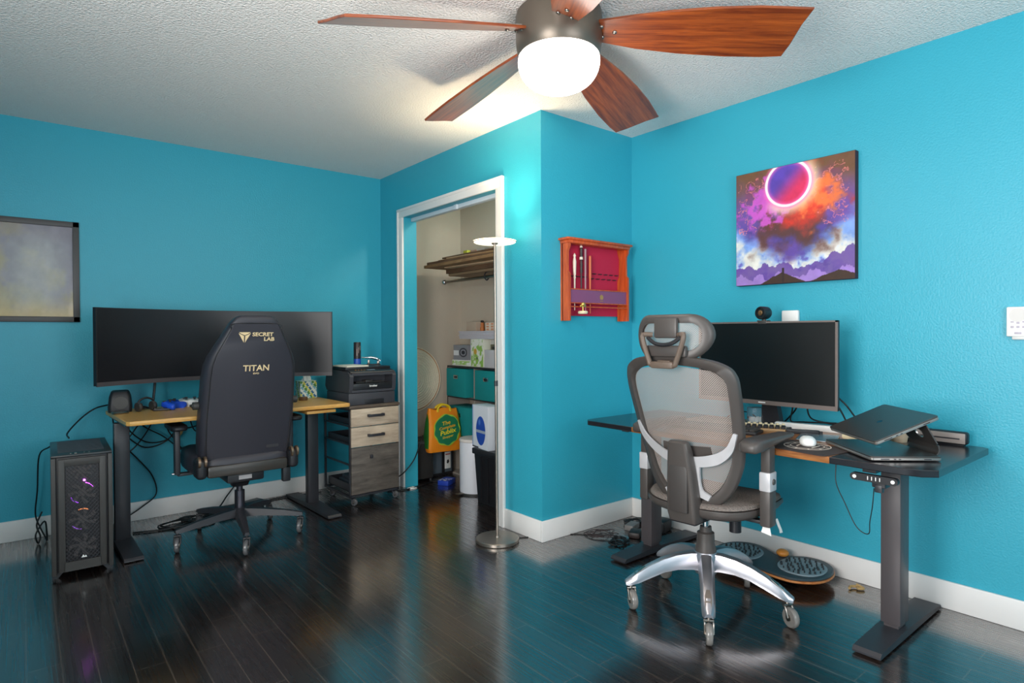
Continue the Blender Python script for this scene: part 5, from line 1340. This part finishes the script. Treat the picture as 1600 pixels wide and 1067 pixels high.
for i in range(2):
    t = single(MB().prism(rrect(.20, .62, .02), 0, .030, bev=.004).prism(rrect(.212, .632, .02), .022, .032, bev=.002), 'white_tray', mat('lilac white plastic', '#cfc8cf', rough=.4), ['lower of two white lidded trays above the flower box', 'upper of two white lidded trays above the flower box'][i], 'tray', (2.945, 3.905 - .0 * i, zz), 0, group=None); zz += .0325
cbox(2.96, 4.12, .05, .07, .075, mat('pinkish paper', '#c6b09c', rough=.7), 'small_box', 'pale tan box at the left on the white trays', z=zz)
def fn_fig(u, v): return mixc(hexc('#ead9c8', u), hexc('#e08a5a', u), ((np.abs(((u * 2) % 1) - .5) < .28) & (np.abs(((v * 3) % 1) - .5) < .3)) * .8)
a = cbox(2.96, 3.875, .04, .065, .068, mat('peach card', '#e8cdb8', rough=.6), 'small_box', 'peach and white patterned box on the white trays', z=zz)
panel('printed_side', .12, .064, 40, 24, fn_fig, PRINT, a, FR(-.0407, 0, .034))
fg = thing('figurine', 'tiny orange and dark figurine on the white trays', 'figurine', (2.94, 4.005, zz))
MB().lathe([(0, 0), (.016, 0), (.02, .02), (.012, .042), (.015, .055), (.012, .068), (0, .072)], seg=16).build('body', mat('orange figure', '#c8743a', rough=.5), fg)
MB().ball((0, 0, .078), .014, (1, 1.3, .7)).build('dark_top', BLACKP, fg)
# woven disc on the closet's left wall
def weave_fn(u, v):
    r = np.hypot(u - .5, v - .5) * 2; a = np.arctan2(v - .5, u - .5)
    s = .5 + .5 * np.sin(r * 70); t = .5 + .5 * np.sin(a * 60 + np.floor(r * 11) * 2)
    c = mixc(hexc('#e6d8c0', u), hexc('#c3ac8c', u), s * .5 + t * .25); return mixc(c, hexc('#c98a50', u), sst(.93, .98, r))
wd_ = thing('woven_disc', 'large round woven straw disc hanging on the left wall inside the closet', 'basket', (2.555, YL - .006, .53))
b = MB()
prf = [(0, .0)]
for i in range(13): r = .02 + .245 * i / 12; prf += [(r, .012 + .035 * (1 - (r / .265) ** 2)), (r + .012, .017 + .035 * (1 - (r / .265) ** 2))]
prf = [(0, .0), (.262, 0)] + [(.268, .006)] + list(reversed([(r, z) for r, z in prf if r > 0])) + [(0, .052)]
b.lathe(prf, M=T(0, 0, .265) @ RX(PI / 2), seg=56)
b.build('woven_disc_body', mat('natural straw', '#eadcc4', rough=.85, var=.2, vscale=90), wd_)
rimr = MB(); 
rimr.tube([(.268 * math.cos(2 * PI * i / 40), -.010, .265 + .268 * math.sin(2 * PI * i / 40)) for i in range(40)], .006, 6, 1, closed=True, smooth=False) if False else rimr.tube([(.266 * math.cos(2 * PI * i / 40), -.010, .265 + .266 * math.sin(2 * PI * i / 40)) for i in range(40)], .006, 6, 2, closed=True)
rimr.build('stitched_rim', mat('orange straw rim', '#c07b45', rough=.8), wd_)
# black speaker, case, bag
sp = thing('subwoofer', 'tall dark grey speaker box on the closet floor by the teal jamb', 'speaker', (2.50, 4.30, 0), math.radians(-6))
MB().box(-.085, .09, -.11, .11, .012, .325, bev=.018, seg=3).build('cabinet', mat('charcoal box', '#2e2a29', rough=.55), sp)
MB().box(-.07, .075, -.1125, -.109, .03, .30, bev=.002).build('grille', mat('speaker cloth', '#242120', rough=.9), sp)
b = MB()
for x in (-.065, .07):
    for y in (-.09, .09): b.cyl((x, y, 0), (x, y, .014), .012)
b.build('feet', BLACKP, sp)
cs = thing('tool_case', 'grey and black plastic case on the closet floor under the orange bag', 'case', (2.712, 4.27, 0), math.radians(4))
MB().box(-.115, .115, 0, .17, .008, .225, bev=.01).build('case_body', mat('slate grey plastic', '#55606a', rough=.5), cs)
MB().box(-.117, -.10, -.006, .17, .01, .23, bev=.004).box(-.005, .022, -.006, .0, .01, .22, bev=.002).box(.098, .117, -.006, .17, .01, .23, bev=.004).box(-.117, .117, -.005, .17, .0, .022, bev=.003).build('case_ribs', BLACKP, cs)
lb = MB().box(.026, .086, -.004, .0, .05, .19, bev=.001).build('case_label', OFFW, cs, label='white label with a red line and black mark')
MB().box(.032, .080, -.0055, -.003, .165, .174).build('red_line', mat('red print', '#c05a50', rough=.6), lb)
MB().prism([(-.012, -.012), (0, -.02), (.014, -.004), (.006, .016), (-.008, .010)], 0, .001, M=frame((.056, -.0045, .11), (1, 0, 0), (0, 0, 1))).build('black_mark', BLACK, lb)
bag = thing('shopping_bag', 'bright orange reusable shopping bag with green printed circle on the grey case', 'bag', (2.650, 4.16, .232), math.radians(-6))
bag.scale = (1.22, 1.0, 1.06)
ORB = mat('orange bag fabric', '#f08a12', rough=.55, bump=.3, bscale=40, bdist=.006); GRB = mat('dark green bag side', '#1e6b22', rough=.6)
b = MB(); rings = []
for z, wd, d0, xo in ((0, .118, .05, 0), (.02, .122, .056, 0), (.12, .120, .055, 0), (.22, .114, .045, -.002), (.29, .106, .03, -.004), (.325, .102, .02, -.003)):
    rings.append([Vector((xo + x * wd * (1 + .02 * math.sin(7 * x + z * 30)), y * d0 + .004 * math.sin(9 * x + z * 25), z + (.010 * math.sin(x * 5 + 1) if z > .3 else 0))) for x, y in selip(1, 1, 6, 36)])
b.loft(rings).build('bag_body', ORB, bag, ang=60)
for s_ in (-1, 1):
    b = MB(); b.loft([[Vector((s_ * (w0 + e), y, z)) for y, e in ((-d0, 0), (-d0 * .3, .004), (d0 * .3, .004), (d0, 0), (d0, -.006), (-d0, -.006))] for z, w0, d0 in ((.03, .124, .04), (.12, .124, .04), (.22, .117, .03), (.29, .108, .018))]).build('bag_side', GRB, bag)
YEL = mat('yellow bag handle', '#e8c21c', rough=.5)
for yy in (-.022, .02): MB().tube([(-.045, yy, .30), (-.04, yy, .335), (-.01, yy, .352), (.02, yy, .348), (.042, yy, .332), (.048, yy, .30)], .008, 8).build('bag_handle', YEL, bag)
def bagy(u, v): return .0
GRN = mat('green print', '#16774e', rough=.6); GR2 = mat('pale green print', '#a9c83a', rough=.6)
Mb_ = frame((.006, -.0625, .165), (1, 0, 0), (0, .02, 1))
def blob(r, k, n=48, e=.06, ph=0): return [(k * r * (1 + e * math.cos(9 * t + ph)) * math.cos(t), r * 1.08 * (1 + e * math.sin(8 * t + ph)) * math.sin(t)) for t in [2 * PI * i / n for i in range(n)]]
o1 = MB().prism(blob(.112, .86, e=.03), 0, .001).xf(Mb_).build('print_border', GR2, bag)
o2 = MB().prism(blob(.104, .86, e=.05, ph=1), .001, .002).xf(Mb_).build('print_field', GRN, bag)
for s, sz, x, y, m_ in (('The', .040, -.008, .052, mat('gold print', '#e6b830', rough=.5)), ('Complete', .030, .0, .020, mat('gold orange print', '#e8a82c', rough=.5)), ('Publix', .048, .004, -.016, mat('yellow print', '#f4e02a', rough=.5)), ('Shopper', .024, .004, -.052, mat('gold dull print', '#cfae3a', rough=.5))):
    text(s, sz, m_, bag, Mb_ @ T(x, y, .0025) @ RZ(.2), bold=.0008, shear=.25, depth=.0005, name='bag_lettering')
ck = thing('card_box', 'small blue box lying on the closet floor in front of the grey case', 'box', (2.585, 4.005, 0), math.radians(30))
MB().box(-.065, .065, -.045, .045, 0, .038, bev=.002).build('box', mat('royal blue card', '#2240a8', rough=.45), ck)
def fn_blue(u, v): return mixc(hexc('#2a4ab8', u), hexc('#dfe4f0', u), ((fbm(u * 7, v * 7, 3, 2) > .55) & (u < .65)) * 1.0)
panel('printed_top', .126, .086, 40, 30, fn_blue, PRINT, ck, T(0, 0, .0385))
# white pedal bin
tc_ = thing('trash_can', 'tall white round pedal bin in the closet', 'trash can', (2.605, 3.655, 0))
MB().lathe([(0, .012), (.108, .012), (.110, .02), (.110, .375), (.106, .385), (0, .385)], seg=40).build('bin_body', mat('white enamel', '#e4e4ea', rough=.35), tc_)
MB().lathe([(0, .385), (.112, .385), (.114, .395), (.108, .408), (.06, .414), (0, .416)], seg=40).build('lid', mat('pale lid', '#e0d6cf', rough=.4), tc_)
MB().lathe([(0, 0), (.112, 0), (.112, .014), (0, .014)], seg=40).build('base_ring', GREYP, tc_)
MB().box(-.16, -.10, -.02, .02, .010, .016, bev=.002).build('pedal', STEEL, tc_)
# black tote bin with a white boxed mask on top (plain blue motif)
tt = thing('storage_tote', 'tall black plastic storage bin in the closet behind the lamp pole', 'storage bin', (2.60, 3.30, 0))
b = MB(); b.loft([[Vector((x, y, z)) for x, y in rrect(w0, d0, .015, 3)] for z, w0, d0 in ((0, .24, .30), (.34, .27, .34))]).build('bin_body', mat('black tote plastic', '#1b1c20', rough=.42), tt)
MB().prism(rrect(.295, .365, .018), .34, .378, bev=.003).build('rim', mat('tote rim', '#232529', rough=.42), tt)
b = MB()
for y in (-.08, 0, .08): b.box(-.142, -.128, y - .003, y + .003, .02, .33, M=None)
b.build('ribs', BLACKP, tt)
gb = thing('helmet_box', 'white box with a blue and silver oval motif standing on the black storage bin', 'box', (2.520, 3.40, .378), math.radians(-8))
MB().box(-.045, .075, -.115, .115, 0, .30, bev=.002).build('box', mat('white card box', '#e6e8f0', rough=.5), gb)
def fn_box(u, v):
    c = hexc('#e9ebf2', u)
    c = mixc(c, hexc('#8fb0dc', u), (u < .06) * 1.0)
    r = np.hypot((u - .55) / .30, (v - .42) / .34)
    c = mixc(c, hexc('#1f4fb4', u), sst(1.02, .98, r))
    c = mixc(c, hexc('#5b86d8', u), sst(.3, .1, np.hypot((u - .47) / .5, (v - .62) / .5) * 1.4) * (r < 1) * .9)
    c = mixc(c, hexc('#a9b4c4', u), ((np.abs(v - .40) < .035) & (r < 1)) * 1.0)
    c = mixc(c, hexc('#3a3f4a', u), (v < .035) * (u < .4) * 1.0)
    return c
panel('printed_face', .226, .296, 110, 140, fn_box, PRINT, gb, FR(-.0457, 0, .15))
def fn_side(u, v): return mixc(hexc('#b9cdea', u), hexc('#22366e', u), (fbm(u * 4, v * 9, 4, 5) > .52) * 1.0)
panel('printed_side', .118, .296, 40, 100, fn_side, PRINT, gb, frame((.015, .1157, .15), (-1, 0, 0), (0, 0, 1)))
for i, (h_, c, lab) in enumerate(((.045, '#c8862c', 'amber box at the bottom of the small pile behind the white bin'), (.035, '#3f8f9c', 'blue green box in the small pile behind the white bin'), (.035, '#b98a4a', 'tan box in the small pile behind the white bin'), (.045, '#1a1a1c', 'black box on top of the small pile behind the white bin'))):
    single(MB().box(-.085, .07, -.09, .09, 0, h_ - .0005, bev=.002), 'game_box', mat('pile ' + c, c, rough=.5), lab, 'box', (2.905, 3.80, .34 + sum((.045, .035, .035, .045)[:i])), group=None)
# cables of the left desk
GC = 'black cables hanging under the bamboo desk'
L1 = 'black cable drooping between the bamboo desk and the left wall'
lx = lambda x: x
for pts in ([(.46, 4.38, .70), (.52, 4.40, .58), (.62, 4.42, .50), (.74, 4.42, .52), (.80, 4.40, .66)],
            [(.50, 4.36, .70), (.60, 4.40, .60), (.70, 4.42, .53), (.82, 4.43, .42), (.92, 4.43, .40)],
            [(.62, 4.36, .70), (.56, 4.40, .62), (.50, 4.42, .53), (.44, 4.43, .50)],
            [(.70, 4.36, .70), (.72, 4.40, .58), (.78, 4.42, .48), (.86, 4.43, .36), (.95, 4.43, .33), (1.0, 4.42, .40)],
            [(.75, 4.36, .70), (.76, 4.40, .62), (.83, 4.42, .57), (.95, 4.43, .60), (1.02, 4.40, .68)],
            [(.42, 4.36, .70), (.44, 4.40, .60), (.50, 4.42, .55), (.60, 4.43, .47), (.72, 4.43, .50), (.80, 4.40, .62)],
            [(.48, 4.40, .50), (.56, 4.44, .40), (.64, 4.45, .28), (.66, 4.45, .16), (.58, 4.45, .09), (.48, 4.42, .04)],
            [(.84, 4.36, .70), (.86, 4.41, .60), (.90, 4.43, .54), (1.0, 4.42, .58), (1.08, 4.38, .68)],
            [(.66, 4.36, .70), (.60, 4.41, .56), (.52, 4.42, .46), (.44, 4.42, .44)]):
    cabl('desk_cable', pts, L1, .0042, group=GC)
cabl('power_cable', [(.40, 4.38, .76), (.34, 4.42, .74), (.27, 4.40, .69), (.20, 4.32, .62), (.20, 4.20, .605)], 'black cable running from the bamboo desk down to the computer tower', .0045)
cabl('power_cable', [(.115, 4.25, .56), (.07, 4.35, .50), (.06, 4.38, .30), (.05, 4.40, .16), (.07, 4.40, .08), (.10, 4.38, .004)], 'black cable running down the left wall behind the computer tower', .004)
cabl('power_cable', [(.08, 4.39, .17), (.055, 4.38, .10), (.07, 4.36, .04), (.06, 4.34, .006), (.05, 4.33, .06), (.09, 4.36, .12), (.10, 4.37, .05), (.10, 4.36, .006)], 'knotted black cable on the baseboard left of the computer tower', .0045)
single(MB().tube([(0, 0, 0), (.018, -.004, .028), (.03, -.008, .045)], [.010, .012, .008], 8), 'cable_adapter', mat('brass beige adapter', '#a8935c', rough=.5), 'beige cable adapter hanging among the cables under the bamboo desk', 'adapter', (.775, 4.405, .515))
G2 = 'black cords coiled on the floor under the bamboo desk'
for sd, cx, cy, r, q_ in ((2, .78, 4.20, .16, .55), (9, .88, 4.28, .12, .6), (14, 1.0, 4.26, .17, .45)):
    single(MB().tube(coil(0, 0, r, 2.3, .006, .005, sd, q_), .005, 7, 5), 'long_cable', CORD, 'black cords coiled on the floor behind the gaming chair base', 'cable', (cx, cy, 0), group=G2)
cabl('long_cable', [(.50, 4.20, .006), (.70, 4.15, .006), (.85, 4.25, .006), (1.0, 4.36, .02), (1.08, 4.43, .08), (1.15, 4.44, .16)], 'black cord rising up the baseboard behind the gaming chair', .005)
cabl('long_cable', [(1.05, 4.38, .006), (1.25, 4.40, .006), (1.45, 4.42, .006), (1.62, 4.40, .006), (1.72, 4.38, .006)], 'black cord running along the floor to the drawer cabinet', .005)
single(MB().box(-.16, .16, -.04, .04, 0, .045, bev=.01), 'power_strip', mat('dark teal black plastic', '#16202a', rough=.4), 'black power strip lying on the floor behind the gaming chair', 'power strip', (1.13, 4.30, 0), .35)
cabl('long_cable', [(2.14, 4.15, .06), (2.22, 4.06, .12), (2.32, 4.05, .22), (2.40, 4.09, .34), (2.44, 4.12, .38)], 'black cord running from the drawer cabinet up into the closet', .005)
cabl('long_cable', [(2.12, 4.10, .006), (2.24, 4.04, .006), (2.38, 4.06, .006), (2.52, 4.12, .006), (2.60, 4.02, .006)], 'black cord lying on the floor across the closet threshold', .005)
single(MB().box(-.03, .03, -.02, .02, 0, .010, bev=.004).box(-.012, .028, -.03, -.016, 0, .008, bev=.003), 'paper_scrap', OFFW, 'crumpled white scrap on the floor at the foot of the left casing', 'paper', (2.30, 4.055, 0), .3)
